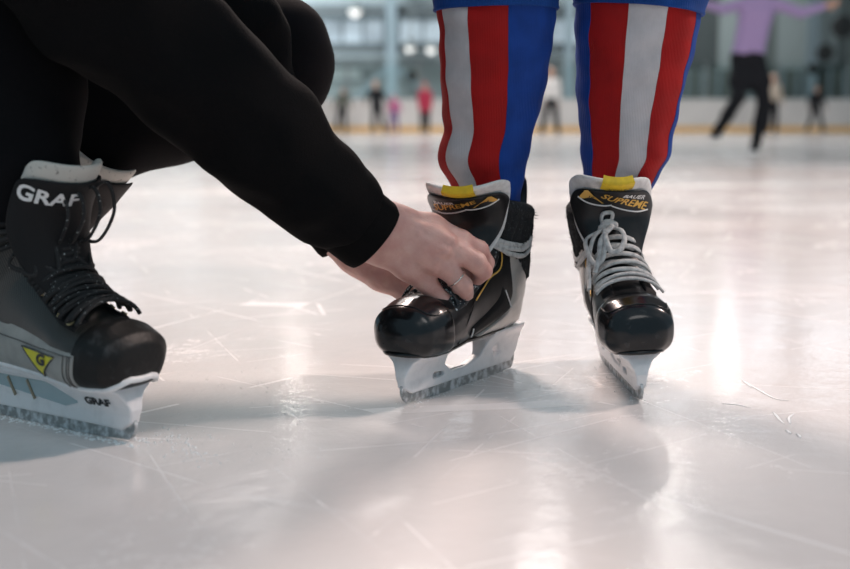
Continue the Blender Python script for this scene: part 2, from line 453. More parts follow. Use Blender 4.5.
def boot_shell(t0, t1, off, nt=70, nph=72, close0=True, close1=False):
    rs = []
    for t in np.linspace(t0, t1, nt): rs.append(boot(np.full(nph, t), np.linspace(0, 2 * PI, nph, endpoint=False), off))
    return rings(rs, close0, close1)

def boot_patch(t0, t1, p0, p1, off, th=.0015, nt=24, nph=14, shape=None, edge=2):
    """a raised piece lying on the boot; shape(a) gives (phi0, phi1) along a in 0..1"""
    top = []
    for i in range(nt):
        a = i / (nt - 1); t = t0 + (t1 - t0) * a
        q0, q1 = shape(a) if shape else (p0, p1)
        ph = np.linspace(q0, q1, nph)
        ed = np.minimum(np.minimum(np.arange(nph), nph - 1 - np.arange(nph)) / edge, min(i, nt - 1 - i) / edge); ed = np.clip(ed, 0, 1)
        o = off - .0012 + (th + .0012) * np.sqrt(1 - (1 - ed) ** 2)
        top.append(boot(np.full(nph, t), ph, o))
    v = np.vstack(top); f = []
    for i in range(nt - 1):
        for k in range(nph - 1): f.append((i * nph + k, i * nph + k + 1, (i + 1) * nph + k + 1, (i + 1) * nph + k))
    if (p0 + p1) < 0 if shape is None else sum(shape(.5)) < 0: f = [q for q in f]
    return v, f

def ring_on_boot(t, off, tilt=0, n=60, ph0=0, ph1=2 * PI):
    ph = np.linspace(ph0, ph1, n); tt = t + tilt * np.cos(ph)
    return boot(tt, ph, off), boot_n(tt, ph)

def torus(c, nrm, R0, r0, n=14, m=6):
    nrm = V(nrm) / np.linalg.norm(nrm); a = np.cross(nrm, [0, 0, 1.]) if abs(nrm[2]) < .9 else np.cross(nrm, [1., 0, 0]); a /= np.linalg.norm(a); b = np.cross(nrm, a)
    P = [V(c) + R0 * (math.cos(q) * a + math.sin(q) * b) for q in np.linspace(0, 2 * PI, n, endpoint=False)]
    return tube(P, r0, m, closed=True)

# tongue
class Tongue:
    def __init__(s, pts, w, A, tilt=0.0, twist=0.0):
        s.tilt = tilt; s.twist = twist
        s.P = catmull([(x, 0, z) for x, z in pts], 12); d = np.linalg.norm(np.diff(s.P, axis=0), axis=1)
        s.s = np.concatenate([[0], np.cumsum(d)]); s.L = s.s[-1]; s.w = w; s.A = A
    def pt(s, a, b, off=0):
        b = b + a * s.tilt * min(max(1 + (b + .0) / .10, 0), 1)
        p = s.pt0(a, b, off)
        if s.twist:
            q = s.twist * min(max((s.L + b) / s.L, 0), 1) ** 1.5; c, n = math.cos(q), math.sin(q); x = p[0] - .10; p = V([.10 + x * c - p[1] * n, x * n + p[1] * c, p[2]])
        return p
    def pt0(s, a, b, off=0):
        """a across (m), b up along (m from the top, negative down)"""
        l = s.L + b
        x = np.interp(l, s.s, s.P[:, 0]); z = np.interp(l, s.s, s.P[:, 2])
        l2 = min(max(l, .002), s.L - .002)
        dx = np.interp(l2 + .002, s.s, s.P[:, 0]) - np.interp(l2 - .002, s.s, s.P[:, 0]); dz = np.interp(l2 + .002, s.s, s.P[:, 2]) - np.interp(l2 - .002, s.s, s.P[:, 2])
        q = math.hypot(dx, dz) + 1e-9; T = V([dx / q, 0, dz / q]); Nn = V([T[2], 0, -T[0]])
        if l > s.L: p0 = V([s.P[-1][0], 0, s.P[-1][2]]) + T * (l - s.L)
        else: p0 = V([x, 0, z])
        Rr = s.w / s.A; g = a / Rr
        return p0 + (Rr + off) * math.sin(g) * V([0, 1, 0]) + Nn * ((Rr + off) * math.cos(g) - Rr)
    def pad(s, b0, b1, wf, off, th, n=40, m=30, pw=5, round_top=.35):
        """pillow from b0 (bottom) to b1 (top), rounded at the top"""
        def hw(v):
            e = 0 if v < 1 - round_top else (v - (1 - round_top)) / round_top
            return wf(v) * max(1 - e ** 2.6, 0) ** .62
        fr, bk = [], []
        for i in range(n):
            v = 1 - (1 - i / (n - 1)) ** 1.6; b = b0 + (b1 - b0) * v; h = max(hw(v), 1e-4)
            for k in range(m):
                u = math.sin(-PI / 2 + PI * k / (m - 1)); ed = max(1 - abs(u) ** pw, 0) ** .5 * max(1 - v ** (pw * 6), 0) ** .5
                fr.append(s.pt(u * h, b, off + th / 2 * ed)); bk.append(s.pt(u * h, b, off - th / 2 * ed))
        f = []
        for i in range(n - 1):
            for k in range(m - 1):
                q = (i * m + k, i * m + k + 1, (i + 1) * m + k + 1, (i + 1) * m + k); f.append(q); f.append(tuple(j + n * m for j in q[::-1]))
        return np.array(fr + bk), f

# blade holder as a smooth solid
def holder_mesh(kind):
    st = .0016
    xs = np.arange(-.02, .315, st); ys = np.arange(-.044, .0445, st); zs = np.arange(.006, .076, st)
    X, Z = np.meshgrid(xs, zs, indexing='ij')
    def seg(a, b, r0, r1):
        a = V(a); b = V(b); ab = b - a; h = np.clip(((X - a[0]) * ab[0] + (Z - a[1]) * ab[1]) / (ab @ ab), 0, 1)
        return np.hypot(X - a[0] - h * ab[0], Z - a[1] - h * ab[1]) - (r0 + (r1 - r0) * h)
    def poly(pts):
        pts = V(pts); d = np.full(X.shape, 1e9); ins = np.zeros(X.shape, bool); n = len(pts)
        for i in range(n):
            a = pts[i]; b = pts[(i + 1) % n]; ab = b - a; h = np.clip(((X - a[0]) * ab[0] + (Z - a[1]) * ab[1]) / (ab @ ab), 0, 1)
            d = np.minimum(d, np.hypot(X - a[0] - h * ab[0], Z - a[1] - h * ab[1]))
            c = (a[1] > Z) != (b[1] > Z); xx = (b[0] - a[0]) * (Z - a[1]) / np.where(b[1] - a[1] == 0, 1e-9, b[1] - a[1]) + a[0]
            ins ^= c & (X < xx)
        return np.where(ins, -d, d)
    outer = poly([(-.004, .026), (.012, .0135), (.274, .0135), (.290, .022), (.294, .036), (.284, .064), (-.006, .066), (-.010, .048)])
    if kind == 'open':
        hole = poly([(.104, .036), (.140, .0285), (.176, .0285), (.197, .040), (.210, .078), (.086, .078), (.094, .052)])
        small = poly([(.046, .030), (.062, .026), (.070, .040), (.058, .046)])
        slot = seg((.200, .0265), (.222, .0275), .0030, .0042)
        d2 = np.maximum(np.maximum(np.maximum(outer, -(hole - .002)), -small), -slot)
    else:
        hole = poly([(.050, .040), (.178, .030), (.200, .036), (.150, .054), (.040, .054)])
        d2 = np.maximum(outer, -hole)
    # width by height, fuller at the pillars
    hwz = np.interp(zs, [.012, .030, .040, .052, .060, .068], [.0052, .0058, .0085, .015, .026, .030])
    hwx = np.interp(xs, [-.02, .0, .03, .10, .16, .20, .25, .28, .30], [.45, .6, .75, .8, .8, 1.05, 1.25, 1.1, .7])
    hw = .0052 + (hwz[None, :] - .0052) * hwx[:, None]
    s = Solid(xs, ys, zs)
    dy = np.abs(ys)[None, :, None] - hw[:, None, :]
    D = d2[:, None, :] + .0015
    s.F = np.minimum(np.maximum(D, dy), 0) + np.hypot(np.maximum(D, 0), np.maximum(dy, 0)) - .0015
    s.F = s.F.astype(np.float32)
    s.F[:, :, -1] = 1; s.F[:, 0, :] = 1; s.F[:, -1, :] = 1
    # flatten the top flange: follows the sole
    return s.mesh()

def blade_mesh():
    top = [(-.002, .0235), (.285, .0235)]
    pts = []
    for a in np.linspace(0, 1, 40):
        x = .004 + .276 * a; z = .0 + .0022 * (2 * abs(a - .45)) ** 3.0
        pts.append((x, z))
    front = [(.286, .006), (.291, .013), (.2925, .021), (.289, .029)]
    back = [(-.006, .026), (-.006, .014), (-.002, .006)]
    ol = pts + front + back
    return prism_y(ol, -.0019, .0019)

HOLD = {k: holder_mesh(k) for k in ('open', 'filled')}
def lace_row(t, p, off, dt=0.0, n=15, sag=.004):
    """one lace strand from side to side over the tongue"""
    a = np.linspace(-1, 1, n); ph = a * p; tt = t + dt * a
    q = boot(tt, ph, off + sag * (1 - a * a)); nn = boot_n(tt, ph)
    return q, nn

def add_common(root, kind, shell, cap, label_blade=None):
    obj('boot_shell', boot_shell(.0, 1.0, 0.0), shell, root)
    # toe cap: a little proud of the shell
    obj('toe_cap', toe_cap_mesh(), cap, root)
    h = obj('blade_holder', HOLD[kind], M['white_plastic'], root)
    b = obj('steel_blade', blade_mesh(), M['frost'], root, smooth=False)
    return h, b

def toe_cap_mesh():
    rs = []; nph = 80
    for a in np.linspace(0, 1, 34):
        ph = np.linspace(0, 2 * PI, nph, endpoint=False)
        tmax = .235 + .045 * np.clip(-np.cos(ph), -.2, 1)        # longer at the sole than at the top
        t = a * tmax
        off = .0026 * math.sqrt(max(1 - a ** 14, 0)) - .0002
        rs.append(boot(t, ph, np.full(nph, off)))
    return rings(rs, True, False)

def sole_rim():
    """thin edge that follows the sole where the holder meets the boot"""
    P = []; 
    for t in np.linspace(.06, .62, 40): P.append(boot(t, 2.55, .000))
    Q = [V([p[0], -p[1], p[2]]) for p in P][::-1]
    nose = [boot(.03, PI * .86, 0), boot(.02, PI, 0), boot(.03, -PI * .86, 0)]
    pts = P[::-1][::1]
    loop = [p for p in reversed(P)] + nose + [V([p[0], -p[1], p[2]]) for p in P]
    loop = np.array(loop); loop[:, 2] = np.minimum(loop[:, 2], .066) - .001
    return tube(loop, .0028, 6)

# ------------------------------------------------------------------ skate frame
def skate_matrix(heel, toe, scale=(1, 1, 1), roll=0, pitch=0):
    heel = V([*heel, 0.0]); toe = V([*toe, 0.0]); d = toe - heel; yaw = math.atan2(d[1], d[0])
    return Matrix.Translation(Vector(heel)) @ Matrix.Rotation(yaw, 4, 'Z') @ Matrix.Rotation(roll, 4, 'X') @ Matrix.Rotation(pitch, 4, 'Y') @ Matrix.Diagonal((*scale, 1))

def eyelets(root, side, ts, p=.62, m='brass', nm='eyelet'):
    for t in ts:
        c = boot(t, side * p, .0042); n = boot_n(t, side * p)
        obj(nm, torus(c, n, .0032, .0011), M[m], root)

def facing(root, side, m, label=None, p0=.34, p1=.80, off=.0012, t0=.27, t1=.92):
    sh = (lambda a: (side * (p0 + .05 * (1 - a)), side * p1)) 
    return obj('eyestay', boot_patch(t0, t1, 0, 0, off, .0022, nt=40, nph=14, shape=sh), M[m], root, label=label)

def padding(root, m, off=.0015, zt=.004):
    # thick soft collar at the top of the boot
    n = 60; ph = np.linspace(.45, 2 * PI - .45, n)
    P = boot(np.full(n, .985), ph, -.003); P[:, 2] += zt * (1 + .5 * np.cos(ph))
    return obj('collar_padding', tube(P, [.006] + [.0115] * 8 + [.006], 12), M[m], root)

def fluffy_collar(root):
    q = random.Random(11); n = 110; rs = []
    ph = np.linspace(.55, 2 * PI - .55, n)
    for t, off, dz in ((.80, -.002, 0), (.815, .0035, 0), (.86, .0045, 0), (.91, .005, 0), (.95, .0052, 0), (.99, .005, 0), (1.0, .003, .004), (1.0, -.003, .006), (1.0, -.008, .003), (.97, -.009, 0)):
        P = boot(np.full(n, t), ph, np.array([off + (q.uniform(-.0020, .0038) if off > 0 else 0) for _ in range(n)])); P[:, 2] += dz; rs.append(P)
    v = np.vstack(rs); f = [(i * n + k, i * n + k + 1, (i + 1) * n + k + 1, (i + 1) * n + k) for i in range(len(rs) - 1) for k in range(n - 1)]
    o = obj('frayed_collar', (v, f), M['black_fluff'], root, label='frayed fluffy black collar')
    H = []
    for _ in range(420):
        t = q.uniform(.84, 1.0); p = q.uniform(.6, 2 * PI - .6); a = boot(t, p, .004); nn = boot_n(t, p)
        d = nn * q.uniform(.3, 1) + V([q.uniform(-.5, .5), q.uniform(-.5, .5), q.uniform(-.2, 1)]); d /= np.linalg.norm(d); L = q.uniform(.004, .011)
        H.append(tube([a, a + d * L * .5 + V([0, 0, .0008]), a + d * L], [.00045, .00035, .0001], 4))
    obj('frayed_threads', join(*H), M['black_fluff'], o); o.children[0]['kind'] = 'stuff'

def tendon_guard(root, m, h=.045):
    rs = []
    for a in np.linspace(0, 1, 16):
        z = .195 + (.225 + h - .195) * a; w = .030 * (1 - .30 * a) * (max(1 - a ** 6, 0) ** .5) + .0005; x0 = -.005 - .014 * a ** 1.5
        ring = []
        for q in np.linspace(0, 2 * PI, 26, endpoint=False):
            y = w * math.cos(q); ring.append((x0 + .018 * (y / .03) ** 2 + .0055 * math.sin(q) * (max(1 - a ** 8, 0.02) ** .5), y, z))
        rs.append(ring)
    return obj('tendon_guard', rings(rs), M[m], root)

def player_skate(name, label, Mx, mirror, bow):
    root = thing(name, label, 'ice skate', mat=Mx)
    add_common(root, 'open', M['black_gloss'], M['black_cap'])
    obj('sole_edge', sole_rim(), M['black_cap'], root)
    tg = Tongue([(.205, .133), (.178, .154), (.156, .176), (.143, .197), (.137, .217), (.143, .238), (.157, .253), (.175, .262)] if not mirror else [(.205, .133), (.178, .154), (.156, .176), (.144, .197), (.142, .215), (.154, .233), (.173, .246), (.196, .253)], .078 if mirror else .080, .82 if mirror else .95, .10 if mirror else -.13, R(15) if mirror else 0)
    obj('tongue_lining', tg.pad(-.150, 0.0, lambda v: .030 + .052 * min(1, v * 1.35) ** 1.6, -.004, .0095, pw=4, round_top=.50), M['felt'], root, label='white felt tongue lining')
    face = obj('tongue', tg.pad(-.150, -.0175, lambda v: .026 + .041 * min(1, v * 1.35) ** 1.6, .0035, .007, pw=4), M['black_gloss'], root, label='glossy black tongue face')
    # yellow tab folded over the top of the lining
    def tab():
        fr = []; n, m = 14, 16
        for i in range(n):
            a = i / (n - 1)
            for k in range(m):
                u = -1 + 2 * k / (m - 1)
                b = -.0185 + .0225 * min(a * 1.35, 1); off = .0022 + .0015 * math.sin(PI * min(a * 1.2, 1)) - (.010 * max(0, (a - .75) / .25) ** 1.2)
                fr.append(tg.pt(u * .0235, b, off))
        f = [(i * m + k, i * m + k + 1, (i + 1) * m + k + 1, (i + 1) * m + k) for i in range(n - 1) for k in range(m - 1)]
        return np.array(fr), f
    tb = obj('tongue_tab', tab(), M['yellow'], root, label='yellow tab on tongue top')
    sd = -1 if mirror else 1
    obj('lettering', place2d(text_mesh('REFLEX', .0085, .1, .01, 1.25), tg.pt, 0, .004 * sd, -.0125, .0048), M['black_print'], tb)
    rot = -R(21) * sd
    obj('lettering', place2d(text_mesh('SUPREME', .0155, .25, .018, 1.12), tg.pt, rot, .0130 * sd, -.0375, .0076), M['gold'], face, label='gold lettering on tongue')
    obj('lettering', place2d(text_mesh('BAUER', .0088, .25, .02, 1.35), tg.pt, rot, .0260 * sd, -.0305 - (.002 if mirror else 0), .0076), M['white_print'], face, label='white lettering on tongue')
    tri = ([(-.0145, -.0080, 0), (.0150, -.0075, 0), (.0020, .0030, 0), (-.0045, .0090, 0), (-.0080, .0065, 0)], [(0, 1, 2, 3, 4)])
    tri = (V([(p[0] * sd * 1.2, p[1] * 1.1, 0) for p in tri[0]]), tri[1])
    obj('emblem', place2d(tri, tg.pt, 0, -.0330 * sd, -.0330, .0076), M['gold'], face, smooth=False, label='gold triangle emblem')
    obj('emblem_mark', place2d(text_mesh('1S', .007, .2, .02, 1.2), tg.pt, rot * .2, -.0340 * sd, -.0350, .0079), M['black_print'], face)
    def line(pts, w=.0010, m='white_print'):
        P = catmull([(p[0] * sd * 1.22, p[1] - .0045, 0) for p in pts], 8); P3 = np.array([tg.pt(p[0], p[1], .0072) for p in P])
        return tube(P3, w, 6)
    obj('emblem_outline', join(line([(-.042, -.0365), (-.030, -.0400), (-.014, -.0405), (-.004, -.0385)]), line([(-.004, -.0400), (.010, -.0465), (.026, -.0510), (.041, -.0500)])), M['white_print'], face, label='thin white emblem outline')
    for s in (1, -1):
        facing(root, s, 'speckle' if mirror else 'black_nylon', p1=1.16 if mirror else .80)
        # gold piping behind the eyestay
        P = [boot(t, s * p, .0026) for t, p in ((.44, 1.30), (.52, 1.24), (.60, 1.20), (.68, 1.26), (.74, 1.22), (.80, 1.10), (.86, 1.02), (.90, 1.0))]
        obj('gold_piping', tube(P, .0012, 6, sub=5), M['gold'], root, label='thin gold line along the eyestay')
        # silver heel panel, long dark strap label with light edge
        obj('heel_panel', boot_patch(.47, .84, 0, 0, .0010, .0018, nt=30, nph=22, shape=lambda a: (s * (2.50 - 1.15 * a ** .8), s * (2.70 + .30 * a))), M['silver'], root, label='silver grey heel panel')
        obj('side_strap', boot_patch(.40, .66, 0, 0, .0012, .0024, nt=20, nph=8, shape=lambda a: (s * (1.80 - .24 * a), s * (2.16 - .24 * a))), M['black_nylon'], root)
        for tt in (.405, .655):
            a = (tt - .40) / .26
            obj('strap_edge', tube([boot(tt, s * p, .0032) for p in np.linspace(1.82 - .24 * a, 2.14 - .24 * a, 6)], .0010, 6), M['white_print'], root)
        obj('shell_seam', tube([boot(t, s * p, .0010) for t, p in ((.30, 2.2), (.38, 1.5), (.46, 1.25), (.6, 1.2), (.75, 1.25), (.9, 1.3))], .0011, 6, sub=5), M['black_nylon'], root)
    padding(root, 'black_fluff')
    fluffy_collar(root)
    obj('cap_seam', tube([boot(t, p, .0028) for t, p in ((.20, -1.0), (.13, -.98), (.10, -.75), (.095, -.4), (.095, 0), (.095, .4), (.10, .75), (.13, .98), (.20, 1.0))], .0009, 6, sub=6), M['black_cap'], root)
    tendon_guard(root, 'black_gloss')
    # rivets under the sole edge
    return root, tg

# ------------------------------------------------------------------ child's two skates
HEEL_L, TOE_L = (.1200, 1.617), (-.0290, 1.390)
ML = skate_matrix(HEEL_L, TOE_L, (.93, .91, 1.0))
sk1, tg1 = player_skate('ice_skate', 'black and gold hockey skate whose lace is being tied by the hand', ML, True, False)
HEEL_R, TOE_R = (.2550, 1.675), (.2650, 1.400)
MR = skate_matrix(HEEL_R, TOE_R, (.93, .90, 1.0), roll=R(3))
sk2, tg2 = player_skate('ice_skate', 'black hockey skate pointing at the camera with white lace tied in a bow', MR, False, True)

def lace_strands(specs, r=.0034, flat=.45, seg=8):
    return join(*[tube(P, r, seg, flat=flat, normals=Nn) for P, Nn in specs])
# right skate: many wraps
rr = random.Random(3); sp = []
for i in range(7):
    t = .272 + i * .060
    sp.append(lace_row(t, .86, .0100, dt=.012 * (1 if i % 2 else -1), sag=.0060))
    if i % 2: sp.append(lace_row(t + .020, .86, .0070, dt=-.030, sag=.0045))
obj('lace', lace_strands(sp, .0041, .5), M['lace_white'], sk2, label='worn greyish white lace rows')
wr = []
for t, tl in ((.765, -.135), (.790, -.142)):
    P, Nn = ring_on_boot(t, .0065, tl, 60); wr.append((P, Nn))
obj('lace_wrap', join(*[tube(P, .0036, 8, closed=False, flat=.6, normals=Nn) for P, Nn in wr]), M['lace_white'], sk2, label='greyish white lace wound round the ankle')
def fpt(t, ph, off): return boot(t, ph, off)
BS = .145
def fpb(t, ph, off): return boot(t - BS * min(max((t - .3) / .45, 0), 1), ph, off + .004)
bowP = [
    [fpb(.86, -.25, .014), fpb(.80, -.55, .024), fpb(.66, -.62, .026), fpb(.52, -.60, .022), fpb(.50, -.42, .024), fpb(.60, -.30, .030), fpb(.74, -.22, .028), fpb(.86, -.15, .018)],
    [fpb(.86, -.15, .016), fpb(.78, .02, .026), fpb(.66, .05, .030), fpb(.56, -.05, .028), fpb(.55, -.22, .028), fpb(.66, -.24, .034), fpb(.78, -.20, .028), fpb(.86, -.18, .018)],
    [fpb(.87, -.20, .018), fpb(.76, -.42, .026), fpb(.60, -.70, .020), fpb(.44, -.86, .014), fpb(.36, -.95, .012)],
    [fpb(.87, -.12, .018), fpb(.80, -.10, .030), fpb(.70, -.30, .032), fpb(.55, -.45, .026), fpb(.44, -.66, .018)],
    [fpb(.87, -.2, .012), fpb(.93, -.24, .020), fpb(.985, -.20, .024), fpb(.975, -.06, .022), fpb(.91, -.08, .018), fpb(.86, -.18, .016)]]
kn = [fpb(.86, -.30, .014), fpb(.885, -.16, .024), fpb(.865, -.02, .018), fpb(.845, -.12, .024), fpb(.855, -.28, .020)]
obj('lace_bow', join(*[tube(catmull(p, 10), .0040, 8, flat=.55) for p in bowP], tube(catmull(kn, 8), .0050, 8)), M['lace_white'], sk2, label='knotted bow of the white lace')

# left skate: dark speckled crossings low, white wraps at the ankle, strands up to the fingers
sp = []
for i in range(7):
    t = .30 + i * .07
    sp.append(lace_row(t, 1.0, .0068, dt=.024 * (1 if i % 2 else -1), sag=.004)); sp.append(lace_row(t + .028, 1.0, .0055, dt=-.024 * (1 if i % 2 else -1), sag=.003))
obj('lace', lace_strands(sp, .0030, .5), M['speckle'], sk1, label='dark speckled lace rows')
wr = [ring_on_boot(.822, .0066, -.120, 60), ring_on_boot(.846, .0070, -.118, 60), ring_on_boot(.862, .0064, -.100, 60)]
obj('lace_wrap', join(*[tube(P, .0033, 8, flat=.6, normals=Nn) for P, Nn in wr]), M['lace_white'], sk1, label='greyish white lace wound round the ankle')
loose = [[fpt(.86, .30, .010), fpt(.80, .52, .014), fpt(.70, .46, .016), fpt(.62, .40, .014)], [fpt(.87, .12, .012), fpt(.76, .40, .018), fpt(.66, .50, .012), fpt(.58, .48, .012)], [fpt(.84, .55, .009), fpt(.82, .78, .008), fpt(.815, .95, .007)], [fpt(.52, .62, .007), fpt(.46, .74, .006), fpt(.40, .70, .007), fpt(.36, .82, .005)]]
obj('lace_strand', join(*[tube(catmull(p, 8), .0026, 7, flat=.6) for p in loose]), M['lace_white'], sk1, label='loose white lace ends at the fingertips')

# ------------------------------------------------------------------ adult's two skates
def side_tp(x, z):
    t, p = .45, 1.8
    for _ in range(12):
        q = boot_p(np.float64(t), np.float64(p)); e = 1e-3
        qt = (boot_p(np.float64(t + e), np.float64(p)) - q) / e; qp = (boot_p(np.float64(t), np.float64(p + e)) - q) / e
        A_ = V([[qt[0], qp[0]], [qt[2], qp[2]]]); r = V([x - q[0], z - q[2]]); d = np.linalg.solve(A_ + np.eye(2) * 1e-9, r)
        t = min(max(t + float(np.clip(d[0], -.1, .1)), .05), .9); p = min(max(p + float(np.clip(d[1], -.3, .3)), 1.0), 2.9)
    return t, p

def grey_skate(name, label, Mx, loops=True, front=True):
    root = thing(name, label, 'ice skate', mat=Mx)
    hd, bl = add_common(root, 'filled', M['carbon'], M['black_matte_cap'])
    ins = join(*[prism_y([(.046, .039), (.178, .029), (.202, .035), (.152, .055), (.038, .055)], s * .0075 - .0012, s * .0075 + .0012) for s in (-1, 1)])
    obj('holder_insert', ins, M['pale_blue'], root, smooth=False, label='pale blue see-through insert')
    for s in (-1, 1):
        for x in (.082, .120): obj('holder_rib', bar((x, s * .0092, .030), (x - .014, s * .0092, .050), .0016, .0035), M['tan'], root, smooth=False, label='tan rib of the holder')
    rim = []
    for s in (1,):
        P = [boot(t, 2.48, .0030) for t in np.linspace(.66, .03, 40)]; P += [boot(.02, a, .003) for a in (2.7, 2.9, PI, -2.9, -2.7)]; P += [boot(t, -2.48, .0030) for t in np.linspace(.03, .66, 40)]
        rim.append(tube(P, .0038, 6))
    obj('sole_rim', join(*rim), M['white_plastic'], root, label='white sole rim')
    tg = Tongue([(.205, .136), (.180, .160), (.160, .185), (.147, .212), (.145, .240), (.156, .266), (.170, .288)], .072, 1.45)
    obj('tongue_lining', tg.pad(-.165, .0, lambda v: .034 + .036 * min(1, v * 1.5) ** 1.3, -.005, .010, pw=4, round_top=.16), M['felt_grey'], root, label='grey felt tongue lining')
    face = obj('tongue', tg.pad(-.165, -.017, lambda v: .030 + .0385 * min(1, v * 1.5) ** 1.3, .003, .0075, pw=4, round_top=.16), M['black_nylon'], root, label='dark tongue face')
    if front: obj('lettering', place2d(text_mesh('GRAF', .0200, 0, .03, 1.3), tg.pt, R(3), -.029, -.038, .0073), M['white_print'], face, label='white GRAF lettering on tongue')
    for s in (1, -1):
        facing(root, s, 'black_nylon', p0=.32, p1=.86)
        eyelets(root, s, np.linspace(.31, .86, 8), .72)
        pn = obj('side_panel', boot_patch(.19, .84, 0, 0, .0010, .0024, nt=60, nph=18, shape=lambda a: (s * (1.42 + .24 * a), s * (2.55 + .25 * a))), M['grey_panel'], root, label='scuffed light grey side panel')
        def ps(a, b, off, s=s):      # a along toe direction (m) , b up (m), anchored on the panel
            tt, pp = side_tp(.184 + (a * 1.45 if s < 0 else -a * 1.45), .0835 + b)
            return boot(tt, s * pp, off + .0028)
        obj('stitching', join(*[tube([boot(tt, s * p, .0042) for p in np.linspace(1.5, 2.42, 14)], .0006, 5) for tt in (.215, .228, .252)], tube([boot(t, s * (1.50 + .24 * (t - .19) / .65), .0042) for t in np.linspace(.2, .8, 40)], .0006, 5)), M['stitch'], pn)
        tri = (V([(-.0285, .0150, 0), (.0225, .0110, 0), (-.002, -.0135, 0)]), [(0, 1, 2)])
        def subdiv(vf, n=2):
            v, f = vf; v = [tuple(p) for p in v]; 
            for _ in range(n):
                nf = []
                for a, b, c in f:
                    i = len(v); v += [tuple((V(v[p]) + V(v[q])) / 2) for p, q in ((a, b), (b, c), (c, a))]
                    nf += [(a, i, i + 2), (i, b, i + 1), (i + 2, i + 1, c), (i, i + 1, i + 2)]
                f = nf
            return V(v), f
        em = obj('emblem', place2d(subdiv(tri), ps, 0, 0, 0, .0018), M['bright_yellow'], pn, label='yellow triangular emblem with a letter')
        ed = [(-.0285, .0150), (.0225, .0110), (-.002, -.0135)]
        edp = [np.array(ed[i]) * (1 - q) + np.array(ed[(i + 1) % 3]) * q for i in range(3) for q in np.linspace(0, 1, 8, endpoint=False)]
        obj('emblem_border', tube([ps(p[0], p[1], .0018) for p in edp], .0009, 6, closed=True), M['stitch'], em)
        obj('emblem_letter', place2d(text_mesh('G', .0165, .15, .05, 1.25), ps, R(2), .001, .0045, .0026), M['black_print'], em)
        def hs(a, b, off, s=s):
            z = .0410 + b; x = .240 - s * a; h = np.interp(z, [.012, .030, .040, .052, .060, .068], [.0052, .0058, .0085, .015, .026, .030])
            k = np.interp(x, [-.02, .0, .03, .10, .16, .20, .25, .28, .30], [.45, .6, .75, .8, .8, 1.05, 1.25, 1.1, .7])
            return V([x, s * (.0052 + (h - .0052) * k + .0016 + off), z])
        obj('lettering', place2d(text_mesh('GRAF', .0118, .1, .05, 1.6), hs, R(2), 0, 0, .0004), M['black_print'], hd, label='black GRAF lettering on the holder')
        obj('heel_slot', boot_patch(.60, .74, 0, 0, .0030, .0016, nt=16, nph=8, shape=lambda a: (s * (2.30 - .1 * a), s * (2.62 - .1 * a))), M['black_nylon'], root)
    n = 60; ph = np.linspace(.45, 2 * PI - .45, n)
    P = boot(np.full(n, .985), ph, -.003); P[:, 2] += .004
    obj('collar_padding', tube(P, .0075, 10), M['black_nylon'], root)
    tendon_guard(root, 'black_nylon')
    q = random.Random(5); sp = []
    for i in range(11):
        t = .27 + i * .062
        for e in (1, -1):
            P, Nn = lace_row(t + q.uniform(-.008, .008), .80, .0075 + q.uniform(0, .004), dt=e * (.030 + q.uniform(-.006, .006)), sag=.0065 + q.uniform(0, .003)); sp.append((P, Nn))
        sp.append(lace_row(t + .03, .76, .012, dt=q.uniform(-.02, .02), sag=.006 + q.uniform(0, .003)))
    obj('lace', lace_strands(sp, .0033, .7), M['lace_dark'], root, label='black lace with white flecks')
    wr = [ring_on_boot(.90 + .035 * k, .010 + .002 * (k % 2), q.uniform(-.015, .015), 60) for k in range(3)]
    obj('lace_wrap', join(*[tube(P, .0032, 8, flat=.7, normals=Nn) for P, Nn in wr]), M['lace_dark'], root)
    if loops:
        B = []
        for k in range(4):
            a = q.uniform(-.1, .35); c = fpt(.92, -.15 + .12 * k, .012)
            out = V([1, -.15 + .22 * k, 0]); out /= np.linalg.norm(out)
            L = .022 + .006 * k; up = .030 + .006 * k
            P = [c, c + out * L * .5 + V([0, 0, up * .75]), c + out * L + V([0, 0, up]), c + out * (L + .012) + V([0, 0, up * .35]), c + out * L * .9 + V([0, 0, -.016]), fpt(.84, .05 + .1 * k, .014)]
            B.append(tube(catmull(P, 10), .0026, 7, flat=.75))
        for k in range(5):
            a0 = -.75 + .3 * k; P = [fpt(.86, a0, .014), fpt(.78, a0 - .15, .022), fpt(.66, a0 - .05 * k, .020), fpt(.60 - .04 * (k % 2), a0 + .12, .019), fpt(.70, a0 + .25, .022), fpt(.82, a0 + .2, .016)]
            B.append(tube(catmull(P, 8), .0028, 7, flat=.75))
        obj('lace_bow', join(*B), M['lace_dark'], root, label='loose loops of the black lace')
    return root
dA = V([.83, -.56]); dA /= np.linalg.norm(dA)
toeA = V([-.305, 1.224]); heelA = toeA - dA * .266
MA = skate_matrix(heelA, toeA, (.90, 1.0, 1.01))
SHK = .22
def lean(p): return (p[0] + SHK * max(p[2] - .075, 0) / .90, p[1], p[2])
sk3 = grey_skate('ice_skate', 'black hockey skate with grey side panel and yellow triangle, nearest on the left', MA)
for o_ in sk3.children_recursive:
    for v_ in o_.data.vertices: v_.co = lean(v_.co)
dB = V([.30, -.95]); dB /= np.linalg.norm(dB); heelB = toeA
